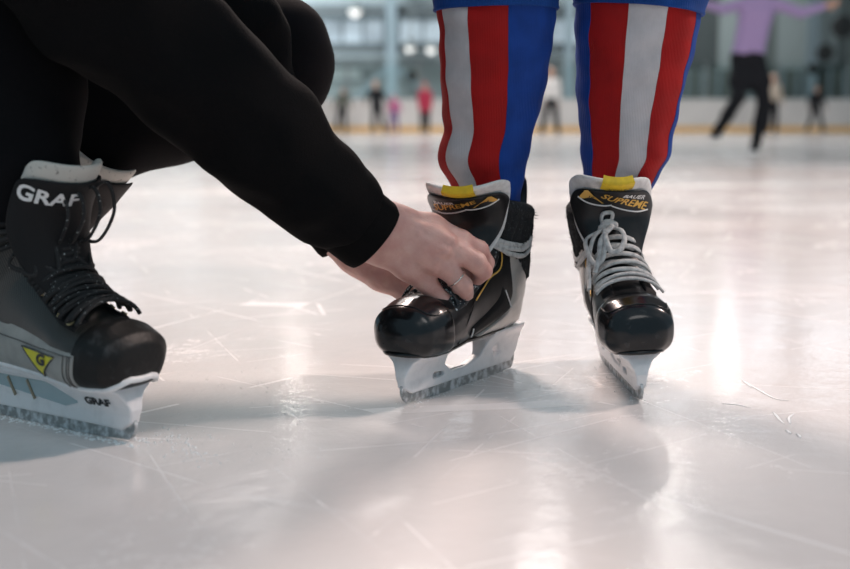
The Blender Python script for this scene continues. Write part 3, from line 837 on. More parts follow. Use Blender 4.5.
# far skate, heel a little raised
def tip_matrix(toe, d, pitch, scale):
    yaw = math.atan2(d[1], d[0])
    return Matrix.Translation(Vector((toe[0], toe[1], .0))) @ Matrix.Rotation(yaw, 4, 'Z') @ Matrix.Rotation(pitch, 4, 'Y') @ Matrix.Translation(Vector((-.2925 * scale, 0, -.012 * scale))) @ Matrix.Scale(scale, 4)
toeB = V([-.520, 1.465]); PB = R(14)
MB_ = tip_matrix(toeB, dB, PB, .98)
def lean2(p): return (p[0] + .28 * max(p[2] - .14, 0), p[1] + .62 * max(p[2] - .10, 0), p[2] - .5 * p[1] * min(max((p[2] - .14) / .10, 0), 1))
sk4 = grey_skate('ice_skate', 'second black skate with grey felt tongue edge, leaning forward behind the near one', MB_, loops=False, front=False)
for o_ in sk4.children_recursive:
    for v_ in o_.data.vertices: v_.co = lean2(v_.co)

def loc(Mx, p): return np.array(Mx @ Vector(p))

# ------------------------------------------------------------------ generic figure
def figure(J, s=1.0, head_dir=(0, -1, 0), hands=True):
    """tapered limbs between joints: returns list of (a,b,ra,rb,k)"""
    g = lambda n: V(J[n], dtype=float)
    L = []
    add = lambda a, b, ra, rb, k=.02: L.append((V(a, dtype=float), V(b, dtype=float), ra * s, rb * s, k * s))
    hd = V(head_dir, dtype=float); hd /= np.linalg.norm(hd)
    H = g('head'); up = H - g('neck'); up /= np.linalg.norm(up); sd = np.cross(hd, up)
    add(H + up * .03 * s - hd * .015 * s, H + up * .02 * s + hd * .02 * s, .092, .088, .03)
    add(H - up * .02 * s + hd * .02 * s, H - up * .075 * s + hd * .055 * s, .066, .042, .03)
    add(H + hd * .095 * s + up * .01 * s, H + hd * .118 * s - up * .025 * s, .008, .014, .012)
    for e in (1, -1):
        add(H + sd * .088 * e * s + up * .012 * s, H + sd * .09 * e * s - up * .022 * s, .014, .01, .01)
        add(H + hd * .088 * s + sd * e * .032 * s - up * .0 * s, H + hd * .089 * s + sd * e * .034 * s, .014, .013, .01)
    add(H + hd * .090 * s - up * .055 * s - sd * .018 * s, H + hd * .090 * s - up * .055 * s + sd * .018 * s, .010, .010, .008)
    add(g('neck') - up * .03 * s, H - up * .06 * s, .055, .052, .03)
    C, P = g('chest'), g('pelvis')
    hb = g('hipL') - g('hipR'); sb = g('shL') - g('shR')
    sbn = sb / np.linalg.norm(sb); hbn = hb / np.linalg.norm(hb)
    for e in (1, -1):
        add(C + sbn * .065 * e * s, (C + P) / 2 + sbn * .045 * e * s, .112, .100, .05)
        add((C + P) / 2 + sbn * .045 * e * s, P + hbn * .06 * e * s, .100, .115, .05)
    add(g('shL') * .8 + g('shR') * .2, g('shR') * .8 + g('shL') * .2, .068, .068, .05)
    add(g('neck') - up * .04 * s, C, .06, .09, .05)
    for e in 'LR':
        add(g('sh' + e), g('el' + e), .056, .042, .03); add(g('el' + e), g('wr' + e), .041, .027, .02)
        add(g('hip' + e), g('kn' + e), .088, .058, .04)
        m = g('kn' + e) * .65 + g('an' + e) * .35
        n_ = g('kn' + e) * .3 + g('an' + e) * .7; add(g('kn' + e), m, .054, .054, .03); add(m, n_, .054, .034, .02); add(n_, g('an' + e), .034, .024, .01)
        add(g('an' + e), g('toe' + e), .024, .017, .01)
        if hands:
            w = g('wr' + e); d = w - g('el' + e); d /= np.linalg.norm(d)
            n = np.cross(d, [0, 0, 1.]) if abs(d[2]) < .9 else np.cross(d, [0, 1., 0]); n /= np.linalg.norm(n); q = np.cross(n, d)
            for k, (o, ln) in enumerate(((-.028, .072), (-.010, .082), (.009, .080), (.026, .066))):
                b = w + d * .075 * s + q * o * s; add(w + q * o * .5 * s, b, .016, .013, .012); add(b, b + d * ln * .5 * s + n * .006 * s, .0095, .009, .004)
                add(b + d * ln * .5 * s + n * .006 * s, b + d * ln * s + n * .018 * s, .009, .0075, .004)
            add(w + d * .02 * s - q * .02 * s, w + d * .055 * s - q * .052 * s, .014, .011, .01); add(w + d * .055 * s - q * .052 * s, w + d * .085 * s - q * .062 * s, .0105, .009, .005)
    return L

def shell_of(prims, step, infl=0.0, wr=None, seed=1, pad=.03, fine=None):
    lo = np.min([np.minimum(a, b) - max(ra, rb) for a, b, ra, rb, k in prims], 0) - infl - pad
    hi = np.max([np.maximum(a, b) + max(ra, rb) for a, b, ra, rb, k in prims], 0) + infl + pad
    if fine: S = Solid(*[axis(lo[i], hi[i], step, (fine[0][i], fine[1][i]), fine[2]) for i in range(3)])
    else: S = Solid(*[axis(lo[i], hi[i], step) for i in range(3)])
    for a, b, ra, rb, k in prims: S.cone(a, b, ra + infl, rb + infl, k, mar=k * 1.5 + 3 * step)
    return S

# ------------------------------------------------------------------ crouching adult
ankA = loc(MA, lean((.060, 0, .13))); legA = loc(MA, lean((.066, 0, .25))); ballA = loc(MA, (.20, 0, .095))
ankB = loc(MB_, lean2((.058, 0, .13))); legB = loc(MB_, lean2((.070, 0, .245))); ballB = loc(MB_, (.20, 0, .095))
elR = W(196, 84, 1.34); wrR = W(377, 236, 1.425)
elL = W(226, 60, 1.60); wrL = W(338, 232, 1.560)
J = dict(head=(-.36, 1.44, .86), neck=(-.46, 1.43, .74), chest=(-.60, 1.43, .66), pelvis=(-.90, 1.50, .36),
         shR=W(-20, -125, 1.26), shL=(-.44, 1.62, .68), elR=elR, wrR=wrR, elL=elL, wrL=wrL,
         hipR=(-.88, 1.41, .35), hipL=(-.88, 1.59, .35), knR=(-.475, 1.415, .575), anR=ankA, toeR=ballA,
         knL=W(268, 62, 1.70), anL=legB + V([.02, 0, .035]), toeL=ankB)
fig = figure(J, 1.0, (.75, -.1, -.6), hands=False)
# right hand (nearest): back of the hand to the camera, fingers pinching the lace
def hand(prims, P, scale=1.0):
    for chain, rs, k in P:
        for i in range(len(chain) - 1):
            prims.append((V(chain[i]), V(chain[i + 1]), rs[i] * scale, rs[i + 1] * scale, k))
w = W
handR = [
    ([w(352, 214, 1.40), w(386, 232, 1.418)], (.031, .0285), .02),
    ([w(374, 220, 1.41), w(398, 226, 1.42)], (.022, .021), .02), ([w(364, 240, 1.41), w(386, 248, 1.42)], (.022, .020), .02),
    ([w(392, 221, 1.425), w(430, 229, 1.435), w(461, 241, 1.440)], (.0195, .0175, .0135), .012),
    ([w(392, 230, 1.420), w(430, 240, 1.420), w(458, 252, 1.424)], (.0200, .0180, .0135), .012),
    ([w(388, 238, 1.418), w(420, 252, 1.415), w(446, 268, 1.420)], (.0195, .0170, .0130), .012),
    ([w(384, 248, 1.420), w(407, 266, 1.420), w(428, 285, 1.428)], (.0180, .0155, .0125), .012),
    # fingers
    ([w(461, 241, 1.440), w(479, 250, 1.453), w(486, 263, 1.463), w(481, 273, 1.472)], (.0130, .0115, .0100, .0088), .005),
    ([w(457, 252, 1.424), w(476, 262, 1.429), w(483, 271, 1.442), w(478, 278, 1.458)], (.0136, .0128, .0112, .0092), .004),
    ([w(446, 268, 1.420), w(463, 286, 1.426), w(466, 292, 1.440), w(459, 294, 1.456)], (.0130, .0118, .0104, .0088), .004),
    ([w(428, 285, 1.428), w(444, 302, 1.432), w(446, 306, 1.444), w(441, 304, 1.458)], (.0122, .0110, .0098, .0084), .004),
    # thumb on the far side
    ([w(398, 240, 1.440), w(428, 260, 1.455), w(455, 268, 1.456), w(472, 275, 1.464)], (.0170, .0140, .0115, .0095), .006),
]
handL = [
    ([wrL, w(357, 254, 1.545), w(380, 274, 1.535)], (.028, .024, .022), .02),
    ([w(357, 254, 1.545), w(384, 277, 1.520), w(404, 292, 1.516)], (.0180, .0165, .0125), .012),
    ([w(404, 292, 1.516), w(412, 298, 1.524), w(416, 300, 1.540)], (.0120, .0105, .0090), .005),
    ([w(360, 248, 1.545), w(388, 268, 1.530), w(406, 282, 1.540)], (.018, .016, .013), .012),
    ([w(406, 282, 1.540), w(415, 288, 1.556), w(418, 291, 1.574)], (.0120, .0110, .0090), .005),
    ([w(362, 242, 1.552), w(390, 262, 1.550), w(408, 272, 1.562)], (.018, .016, .013), .012),
    ([w(408, 272, 1.562), w(416, 279, 1.578), w(420, 284, 1.596)], (.0120, .0110, .0090), .005),
    ([w(362, 240, 1.562), w(390, 254, 1.570), w(408, 262, 1.580)], (.017, .015, .0125), .012),
    ([w(408, 262, 1.580), w(416, 268, 1.596), w(420, 274, 1.612)], (.0110, .0100, .0085), .005),
    ([w(356, 250, 1.540), w(380, 256, 1.520), w(398, 262, 1.520)], (.0150, .0125, .0100), .008),
]
hand(fig, handR); hand(fig, handL)
lo = W(345, 330, 1.40); hi = W(505, 190, 1.62)
S = shell_of(fig, .012, fine=((-.085, 1.375, .145), (.115, 1.615, .275), .0016))
# knuckle pits, tendons and veins on the back of the hand
for a, b in (((462, 246), (474, 255)), ((452, 261), (466, 275)), ((438, 276), (450, 290))):
    S.cone(W(*a, 1.402), W(*b, 1.408), .0035, .0030, .008, sub=True)
for a, b, y0, y1, r0 in (((402, 222), (452, 240), 1.3995, 1.407, .0040), ((402, 232), (446, 252), 1.3975, 1.402, .0040), ((400, 244), (434, 268), 1.3985, 1.404, .0038)):
    S.cone(W(*a, y0 + .0035), W(*b, y1 + .0035), r0, r0, .010)
for ch in ([(392, 232), (408, 246), (424, 250), (436, 262)], [(396, 224), (418, 234), (428, 248)]):
    for i in range(len(ch) - 1): S.cone(W(*ch[i], 1.4015), W(*ch[i + 1], 1.4015), .0022, .0022, .006)
adult = thing('person', 'crouching person in black sweatshirt and trousers, one hand at the lace', 'person', (-.62, 1.5, 0))
obj('body', S.mesh(), M['skin'], adult, world=True)
# silver ring
rc = (W(446, 268, 1.420) * .42 + W(463, 286, 1.426) * .58); rd = W(463, 286, 1.426) - W(446, 268, 1.420)
obj('ring', torus(rc, rd, .0131, .0009, 28, 8), M['silver_ring'], adult, world=True, label='thin silver ring')

# sweatshirt: sleeves and trunk
def loose_shell(prims, step, amp, f, seed, rep=None):
    S = shell_of(prims, step, pad=.05)
    X, Y, Z = S.x[:, None, None], S.y[None, :, None], S.z[None, None, :]
    S.F = (S.F + amp * wob(X, Y, Z, f, seed)).astype(np.float32)
    for a in (0, -1):
        S.F[a] = 1; S.F[:, a] = 1; S.F[:, :, a] = 1
    return S
def P4(a, b, ra, rb, k=.03): return (V(a, dtype=float), V(b, dtype=float), ra, rb, k)
shR = V(J['shR']); shL = V(J['shL']); C = V(J['chest']); Pv = V(J['pelvis'])
top = [P4(C + V([0, -.07, 0]), (C + Pv) / 2 + V([0, -.06, 0]), .15, .15, .06), P4(C + V([0, .07, 0]), (C + Pv) / 2 + V([0, .06, 0]), .15, .15, .06),
       P4((C + Pv) / 2 + V([0, -.06, 0]), Pv + V([.05, -.06, .03]), .15, .16, .06), P4((C + Pv) / 2 + V([0, .06, 0]), Pv + V([.05, .06, .03]), .15, .16, .06),
       P4(shR + V([-.03, .03, 0]), shL + V([-.03, -.03, 0]), .090, .090, .06), P4(V(J['neck']) + V([-.03, 0, -.02]), C, .085, .12, .06),
       P4(shR, W(100, -12, 1.31), .084, .080, .04), P4(W(100, -12, 1.31), W(198, 76, 1.345), .080, .074, .04),
       P4(W(198, 76, 1.345), W(266, 139, 1.365), .074, .065, .03), P4(W(266, 139, 1.365), W(320, 190, 1.385), .064, .054, .03), P4(W(320, 190, 1.385), W(340, 206, 1.395), .055, .052, .02),
       P4(W(312, 170, 1.385), W(334, 188, 1.395), .030, .034, .02), P4(W(296, 198, 1.375), W(312, 220, 1.385), .026, .026, .02),
       P4(shL, W(196, 8, 1.60), .085, .072, .04), P4(W(196, 8, 1.60), W(236, 42, 1.575), .072, .068, .03),
       P4(W(236, 42, 1.575), W(262, 120, 1.575), .066, .052, .03), P4(W(262, 120, 1.575), W(318, 208, 1.565), .050, .040, .03)]
Sh = loose_shell(top, .006, .0055, 50, 4)
# gathers where the sleeve bunches above the cuff
Sh2 = Sh.mesh()
obj('sweatshirt', Sh2, M['black_fleece'], adult, world=True)
def cuff(a, b, r0, r1, thick=.004, m='black_rib'):
    a = V(a); b = V(b); d = b - a; d /= np.linalg.norm(d); u = np.cross(d, [0, 1., 0]); u /= np.linalg.norm(u); v = np.cross(d, u)
    rs = []; n = 48
    prof = [(-.004, r0 * .9), (0, r0), (.25, r0 * 1.0 + (r1 - r0) * .3), (.6, (r0 + r1) / 2), (.9, r1 + .0006), (1.0, r1 - .0012), (1.02, r1 - .004), (.98, r1 - .006), (.6, r1 - .0065)]
    for t, r in prof:
        c = a + (b - a) * t
        rs.append([c + (r * math.cos(q) * u + r * .86 * math.sin(q) * v) * (1 + .012 * math.sin(24 * q)) for q in np.linspace(0, 2 * PI, n, endpoint=False)])
    return rings(rs, False, False)
obj('cuff', cuff(W(326, 199, 1.392), W(375, 238, 1.412), .0485, .0465), M['black_rib'], adult, world=True)
obj('cuff', cuff(W(312, 200, 1.567), W(344, 240, 1.556), .040, .038), M['black_rib'], adult, world=True)
# trousers
knR, knL = V(J['knR']), V(J['knL'])
tr = [P4(Pv + V([0, -.08, 0]), Pv + V([0, .08, 0]), .145, .145, .06),
      P4(J['hipR'], knR, .112, .085, .04), P4(knR, knR * .5 + ankA * .5, .083, .074, .04), P4(knR * .5 + ankA * .5, legA + V([.000, 0, .030]), .074, .056, .03),
      P4(legA + V([0, 0, .03]), legA + V([.0, 0, -.006]), .055, .049, .02),
      P4(J['hipL'], knL, .112, .086, .04), P4(knL, knL * .5 + legB * .5 + V([0, 0, .02]), .086, .076, .04), P4(knL * .5 + legB * .5 + V([0, 0, .02]), legB + V([.01, 0, .035]), .076, .062, .03), P4(legB + V([.01, 0, .035]), legB + V([-.01, 0, -.02]), .058, .044, .02)]
obj('trousers', loose_shell(tr, .007, .004, 38, 9).mesh(), M['black_trouser'], adult, world=True)
hh = V(J['head'])
obj('hair', shell_of([P4(hh + V([-.04, 0, .05]), hh + V([.0, 0, .05]), .092, .090, .02), P4(hh + V([-.05, 0, .0]), hh + V([-.05, 0, -.03]), .085, .07, .02)], .010).mesh(), M['hair'], adult, world=True)

# ------------------------------------------------------------------ standing skater (only the lower legs are in the picture)
aL = loc(ML, (.058, 0, .13)); aR = loc(MR, (.058, 0, .13))
# leg lines: list of (py, x_left, x_right) read on the photo, at the leg's distance
legL = [(-160, 420, 590), (-60, 424, 574), (-20, 430, 562), (8, 435, 557), (40, 437.5, 554), (70, 438.5, 550), (100, 440, 544), (130, 444, 536), (147, 439, 531), (158, 435, 529), (168, 438, 526.5), (178, 447, 524.5), (196, 455, 522), (215, 461, 519), (240, 464, 517)]
legR = [(-160, 550, 740), (-60, 560, 722), (-20, 570, 710), (8, 574, 703), (40, 573, 697), (70, 575, 690), (100, 576, 682), (130, 579, 675), (148, 580, 672), (158, 581, 671), (170, 582, 662), (182, 583, 655), (196, 584, 647), (215, 585, 641), (240, 586, 639)]
def leg_rings(tab, Y, extra=0, y0=None, y1=None, n=120, asp=.94, seed=0, amp=.0013, tw=0):
    tab = [r for r in tab if (y0 is None or r[0] >= y0) and (y1 is None or r[0] <= y1)]
    py = np.array([r[0] for r in tab], float); q = np.arange(py[0], py[-1] + 1, 4.0)
    xl = np.interp(q, py, [r[1] for r in tab]); xr = np.interp(q, py, [r[2] for r in tab])
    ker = V([.25, .5, .25])
    xl = np.convolve(np.pad(xl, 1, mode='edge'), ker, 'valid'); xr = np.convolve(np.pad(xr, 1, mode='edge'), ker, 'valid')
    rs = []
    for i, p in enumerate(q):
        a = W(xl[i], p, Y); b = W(xr[i], p, Y); c = (a + b) / 2; r = (b[0] - a[0]) / 2 * .975 + extra
        ring = []
        for k in range(n):
            g = 2 * PI * k / n + R(tw) * min(max((p - 40) / 140, 0), 1)      # 0 faces the camera, grows to the right
            wv = amp * (math.sin(c[2] * 150 + 2.2 * math.sin(g * 2 + seed) + seed) * .6 + math.sin(c[2] * 70 + g * 3 + seed * 2) * .6 + .5 * math.sin(g * 9 + c[2] * 30))
            ring.append((c[0] + (r + wv) * math.sin(g), c[1] - (r + wv) * asp * math.cos(g), c[2]))
        rs.append(ring)
    return rs
kid = thing('person', 'standing skater with blue, red and white striped hockey socks', 'person', (.20, 1.66, 0))
YL, YR = 1.568, 1.605
def stripe_sock(tab, Y, centre, seed, nm='hockey_sock', label=None):
    rs = leg_rings(tab, Y, seed=seed, y0=-60, tw=12 if centre < -10 else 0); n = 120
    v, f = rings(rs, True, True)
    mi = []
    for i in range(len(rs) - 1):
        for k in range(n):
            ang = ((k + .5) * 3 - centre + 180) % 360 - 180
            mi.append(2 if abs(ang) < 19.5 else (1 if abs(ang) < 57 else 0))
    mi += [0, 0]
    o = obj(nm, (v, f), [M['sock_blue'], M['sock_red'], M['sock_white']], kid, world=True, matidx=mi, label=label)
    # raised seams at the stripe borders
    for e in (-57, -19.5, 19.5, 57):
        k = int(round((centre + e) / 3.0)) % n
        obj('seam', tube([V(r[k]) for r in rs], .0007, 5), M['sock_blue'] if abs(e) == 57 else M['sock_red'], o, world=True)
    return o
s1 = stripe_sock(legL, YL, -48, 1.0, label='striped sock turned outwards, white band on the side')
s2 = stripe_sock(legR, YR, 0, 2.4, label='striped sock with white band at the front')
# trouser hems hanging over the sock tops
def hem(tab, Y, ybot, slant, seed):
    rs = leg_rings(tab, Y, .0032, y1=ybot, seed=seed); rs = rs[6:]
    out = []
    last = rs[-1]
    def sl(r, amt, dr=0.0):
        c = np.mean(r, 0); o = []
        for p in r:
            p = V(p); dz = slant * (p[0] - c[0]) / .07; q = p.copy(); q[2] += dz * amt
            d = p - c; d[2] = 0; q += d / (np.linalg.norm(d) + 1e-9) * dr; o.append(q)
        return o
    for i, r in enumerate(rs): out.append(sl(r, i / (len(rs) - 1)))
    e = [V(p) for p in out[-1]]; c = np.mean(e, 0)
    out.append([p + V([0, 0, -.0015]) + (p - c) * .012 for p in e]); out.append([p + V([0, 0, -.004]) for p in e])
    out.append([p + V([0, 0, -.0035]) - (p - c) * .045 for p in e])
    return rings(out, False, False)
tL = [(r[0], r[1], r[2]) for r in legL]
# body of the standing skater, mostly out of the picture
kL = W(500, -70, YL); kR = W(646, -70, YR)
Jk = dict(head=(.22, 1.60, 1.56), neck=(.22, 1.63, 1.42), chest=(.21, 1.64, 1.26), pelvis=(.21, 1.66, .93), shR=(.04, 1.65, 1.34), shL=(.39, 1.65, 1.34),
          elR=(-.03, 1.62, 1.08), elL=(.47, 1.62, 1.08), wrR=(.06, 1.44, .98), wrL=(.38, 1.44, .98), hipR=(.125, 1.66, .88), hipL=(.295, 1.66, .88),
          knR=kL, knL=kR, anR=aL, anL=aR, toeR=loc(ML, (.20, 0, .095)), toeL=loc(MR, (.20, 0, .095)))
fk = figure(Jk, .92, (0, -.9, -.35)) 
obj('body', shell_of(fk, .010, fine=None).mesh(), M['skin'], kid, world=True)
kp = [P4((.14, 1.66, .92), (.28, 1.66, .92), .14, .14, .05), P4((.13, 1.66, .88), kL + V([0, 0, .045]), .125, .092, .03), P4((.30, 1.66, .88), kR + V([0, 0, .045]), .125, .094, .03)]
obj('trousers', loose_shell(kp, .010, .003, 30, 3).mesh(), M['blue_pant'], kid, world=True)
obj('trouser_hem', hem(legL, YL, 10, .0012, 1.0), M['blue_pant'], kid, world=True, label='blue hem with fine pleats')
obj('trouser_hem', hem(legR, YR, 18, -.006, 2.4), M['blue_pant'], kid, world=True, label='blue hem with a loose thread edge')
kt = [P4((.15, 1.64, 1.26), (.16, 1.65, .98), .145, .15, .05), P4((.27, 1.64, 1.26), (.26, 1.65, .98), .145, .15, .05), P4((.06, 1.65, 1.33), (.37, 1.65, 1.33), .085, .085, .05)]
for e in 'LR': kt += [P4(Jk['sh' + e], Jk['el' + e], .078, .062, .03), P4(Jk['el' + e], V(Jk['wr' + e]) * .88 + V(Jk['el' + e]) * .12, .060, .044, .03)]
obj('jersey', loose_shell(kt, .012, .004, 30, 6).mesh(), M['red_jersey'], kid, world=True)
hk = V(Jk['head'])
obj('hair', shell_of([P4(hk + V([0, .03, .045]), hk + V([0, 0, .05]), .088, .086, .02), P4(hk + V([0, .05, 0]), hk + V([0, .04, -.04]), .08, .06, .02)], .010).mesh(), M['hair'], kid, world=True)
# ------------------------------------------------------------------ far skaters
def far_person(label, Jp, s, topm, botm, hairm, step=.02, skirt=False, head_dir=(0, -1, 0), base=None, sleeves=True, coat=False, top_name='sweater', bot_name='trousers', skatem=None, group=None):
    g = lambda n: V(Jp[n], dtype=float)
    root = thing('person', label, 'person', base if base else (float(g('pelvis')[0]), float(g('pelvis')[1]), 0), group=group)
    prims = figure(Jp, s, head_dir)
    obj('body', shell_of(prims, step * .7).mesh(), M['skin_far'], root, world=True)
    C, Pv = g('chest'), g('pelvis'); hb = g('hipL') - g('hipR'); hb /= np.linalg.norm(hb); sb = g('shL') - g('shR'); sb /= np.linalg.norm(sb)
    t = []
    for e in (1, -1):
        t += [P4(C + sb * .065 * e * s, (C + Pv) / 2 + sb * .05 * e * s, .128 * s, .118 * s, .04 * s), P4((C + Pv) / 2 + sb * .05 * e * s, Pv + hb * .055 * e * s + (C - Pv) * (.12 if not coat else -.35), .118 * s, (.125 if not coat else .16) * s, .04 * s)]
    t += [P4(g('shL') * .85 + g('shR') * .15, g('shR') * .85 + g('shL') * .15, .078 * s, .078 * s, .04 * s), P4(g('neck') - V([0, 0, .02 * s]), C, .066 * s, .1 * s, .04 * s)]
    for e in 'LR': t += [P4(g('sh' + e), g('el' + e), .068 * s, .056 * s, .03 * s), P4(g('el' + e), g('wr' + e) * .93 + g('el' + e) * .07, .054 * s, .040 * s, .02 * s)]
    obj(top_name, shell_of(t, step * .8).mesh(), topm, root, world=True)
    b = [P4(Pv - hb * .06 * s, Pv + hb * .06 * s, .120 * s, .120 * s, .04 * s)]
    if skirt: b += [P4(Pv - hb * .05 * s, (g('hipR') + g('knR')) / 2, .11 * s, .100 * s, .05 * s), P4(Pv + hb * .05 * s, (g('hipL') + g('knL')) / 2, .13 * s, .115 * s, .05 * s), P4((g('hipR') + g('knR')) / 2, (g('hipL') + g('knL')) / 2, .11 * s, .11 * s, .05 * s)]
    for e in 'LR': b += [P4(g('hip' + e), g('kn' + e), .102 * s, .076 * s, .03 * s), P4(g('kn' + e), g('kn' + e) * .5 + g('an' + e) * .5, .074 * s, .072 * s, .03 * s), P4(g('kn' + e) * .5 + g('an' + e) * .5, g('an' + e), .072 * s, .056 * s, .03 * s)]
    obj(bot_name, shell_of(b, step * .8).mesh(), botm, root, world=True)
    H = g('head'); hd = V(head_dir, dtype=float)
    obj('hair', shell_of([P4(H + V([0, 0, .045 * s]) - hd * .035 * s, H + V([0, 0, .045 * s]) + hd * .01 * s, .088 * s, .088 * s, .02), P4(H - hd * .05 * s, H - hd * .05 * s - V([0, 0, .05 * s]), .078 * s, .055 * s, .02)], step * .7).mesh(), hairm, root, world=True)
    for e in 'LR':
        a = g('an' + e); d = g('toe' + e) - a; d[2] = 0; d /= np.linalg.norm(d) + 1e-9
        base_z = max(a[2] - .10 * s, 0)
        bt = shell_of([P4(a + V([0, 0, .04 * s]), V([a[0], a[1], base_z + .075 * s]), .052 * s, .046 * s, .02), P4(V([a[0], a[1], base_z + .08 * s]) - d * .03 * s, V([a[0], a[1], base_z + .075 * s]) + d * .15 * s, .042 * s, .036 * s, .02)], step * .5)
        k = obj('skate_boot', bt.mesh(), skatem or M['black_nylon'], root, world=True)
        c0 = V([a[0], a[1], base_z + .018 * s]) - d * .06 * s; c1 = V([a[0], a[1], base_z + .018 * s]) + d * .20 * s
        obj('skate_blade', bar(c0, c1, .008 * s, .036 * s), M['steel'], k, world=True, smooth=False)
    return root

M['lilac'] = mat('lilac_knit', (.37, .27, .48), .9, bump=.5, bscale=80, dist=.01)
M['white_coat'] = mat('white_coat', (.70, .68, .66), .9)
M['red_coat'] = mat('crimson_coat', (.36, .02, .055), .8)
M['pink_coat'] = mat('pink_top', (.44, .11, .25), .85)
M['violet'] = mat('violet_trousers', (.13, .07, .22), .85)
M['dark_cloth'] = mat('dark_cloth', (.012, .013, .016), .9, spec=.2)
M['beige_coat'] = mat('beige_top', (.50, .42, .34), .9)
M['olive'] = mat('grey_green_top', (.10, .11, .09), .9)
M['tan_hat'] = mat('tan_knit_hat', (.60, .30, .14), .9)

def stand(px, feet, height_px, H, lean=0.0, spread=.10, armout=.0, turn=0.0, lift=0.0):
    """joints of a skater of height H whose feet stand on the ice at that column and row"""
    ang = TH + math.atan((feet - 284.5) / FPX)
    Y = HC / math.tan(ang)
    X = W(px, feet, Y)[0]; s = H / 1.72
    ct, st = math.cos(turn), math.sin(turn)
    def p(x, y, z):
        x += lean * z / 1.72
        return V([X + (x * ct - y * st) * s, Y + (x * st + y * ct) * s, z * s])
    return dict(head=p(0, -.03, 1.58), neck=p(0, 0, 1.44), chest=p(0, 0, 1.27), pelvis=p(0, .02, .95), shR=p(-.17, 0, 1.38), shL=p(.17, 0, 1.38),
                elR=p(-.24 - armout, 0, 1.12 + armout * .8), elL=p(.24 + armout, 0, 1.10 + armout * .8), wrR=p(-.24 - armout * 2, -.10, .90 + armout * 1.4), wrL=p(.26 + armout * 2, -.10, .88 + armout * 1.4),
                hipR=p(-.09, .02, .90), hipL=p(.09, .02, .90), knR=p(-.09 - spread * .4, -.06, .50), knL=p(.09 + spread * .4, -.02, .50),
                anR=p(-.09 - spread, .0, .11), anL=p(.09 + spread, .05, .11 + lift), toeR=p(-.11 - spread, -.12, .07), toeL=p(.11 + spread, -.08, .07 + lift)), s

# the skater in lilac
Yp = 11.75
q = lambda x, y, dy=0.0: W(x, y, Yp + dy)
Jp = dict(head=q(762, -25, -.05), neck=q(761, -8), chest=q(756, 14), pelvis=q(747, 58), shR=q(744, 4), shL=q(778, 5),
          elR=q(723, 9, -.10), elL=q(801, 13, -.05), wrR=q(697, 3, -.25), wrL=q(825, 6, -.10),
          hipR=q(741, 64), hipL=q(757, 64), knR=q(738, 98, -.12), knL=q(764, 100, -.10), anR=q(718, 131, .30), anL=q(756, 141, -.05), toeR=q(714, 138, .22), toeL=q(753, 149, -.17))
Jp['anL'][2] = .12; Jp['toeL'][2] = .08; Jp['anR'][2] = max(Jp['anR'][2], .12)
far_person('skater in a lilac sweater and black leggings with arms spread wide', Jp, .88, M['lilac'], M['dark_cloth'], M['hair'], step=.014, skirt=True, head_dir=(.2, .95, -.1), top_name='sweater', bot_name='leggings')
for lab, px, ft, H, tm, bm, hm, kw, fk_ in (
    ('skater in a white jacket and dark trousers between the striped legs', 550, 136.0, 1.66, 'white_coat', 'dark_cloth', 'skin_far', dict(spread=.12, armout=-.03), {}),
    ('child in a long crimson coat, rightmost of the small skaters on the left', 425, 134.5, 1.42, 'red_coat', 'dark_cloth', 'red_coat', dict(spread=0.0, armout=-.04), dict(coat=True)),
    ('small child in a pink top and violet trousers', 394, 134.0, 1.12, 'pink_coat', 'violet', 'pink_coat', dict(spread=.08, armout=.04), {}),
    ('skater in black with a tan hat, beside the child in pink', 379, 134.0, 1.50, 'dark_cloth', 'dark_cloth', 'tan_hat', dict(spread=.10, armout=.06, lean=-.12), {}),
    ('stooping skater in dull green, leftmost of the far skaters', 341, 132.5, 1.45, 'olive', 'dark_cloth', 'hair', dict(spread=.10, armout=.05, lean=.10), {}),
    ('skater in a beige top and black trousers behind the one in lilac', 771, 135.0, 1.60, 'beige_coat', 'dark_cloth', 'beige_coat', dict(spread=.04, armout=.0), {}),
    ('distant skater all in black at the right by the boards', 815, 132.7, 1.50, 'dark_cloth', 'dark_cloth', 'hair', dict(spread=.22, armout=.03), {}),
):
    Jq, s = stand(px, ft, 0, H, **kw)
    far_person(lab, Jq, s, M[tm], M[bm], M[hm], step=.03, head_dir=(.2, -.95, 0), top_name='coat' if fk_.get('coat') else 'jacket', **fk_)

# ------------------------------------------------------------------ ice, snow
fl = obj('floor', box((0, 20, -.05), (90, 84, .1)), M['ice'], None, smooth=False); tag(fl, kind='structure')
fl['label'] = 'pale scratched rink ice'
M['snow'] = mat('ice_shavings', (.85, .87, .88), .7, sss=.0)
sv, sf = [], []
def crumb(x, y, r):
    n = len(sv)
    o = [(1, 0, 0), (-1, 0, 0), (0, 1, 0), (0, -1, 0), (0, 0, .8), (0, 0, -.3)]
    a = rng.uniform(0, 6)
    for p in o:
        k = r * rng.uniform(.6, 1.3); sv.append((x + (p[0] * math.cos(a) - p[1] * math.sin(a)) * k, y + (p[0] * math.sin(a) + p[1] * math.cos(a)) * k, p[2] * k))
    for f in ((0, 2, 4), (2, 1, 4), (1, 3, 4), (3, 0, 4), (2, 0, 5), (1, 2, 5), (3, 1, 5), (0, 3, 5)): sf.append(tuple(n + i for i in f))
def drift(a, b, n, sp, r=.0016):
    ux, uy = b[0] - a[0], b[1] - a[1]; ul = math.hypot(ux, uy)
    for _ in range(n):
        t = rng.random(); x = a[0] + (b[0] - a[0]) * t + rng.gauss(0, sp); y = a[1] + (b[1] - a[1]) * t + rng.gauss(0, sp)
        if n > 200 and abs((x - a[0]) * uy - (y - a[1]) * ux) / ul < .0055: continue
        crumb(x, y, r * rng.uniform(.3, 1.2))
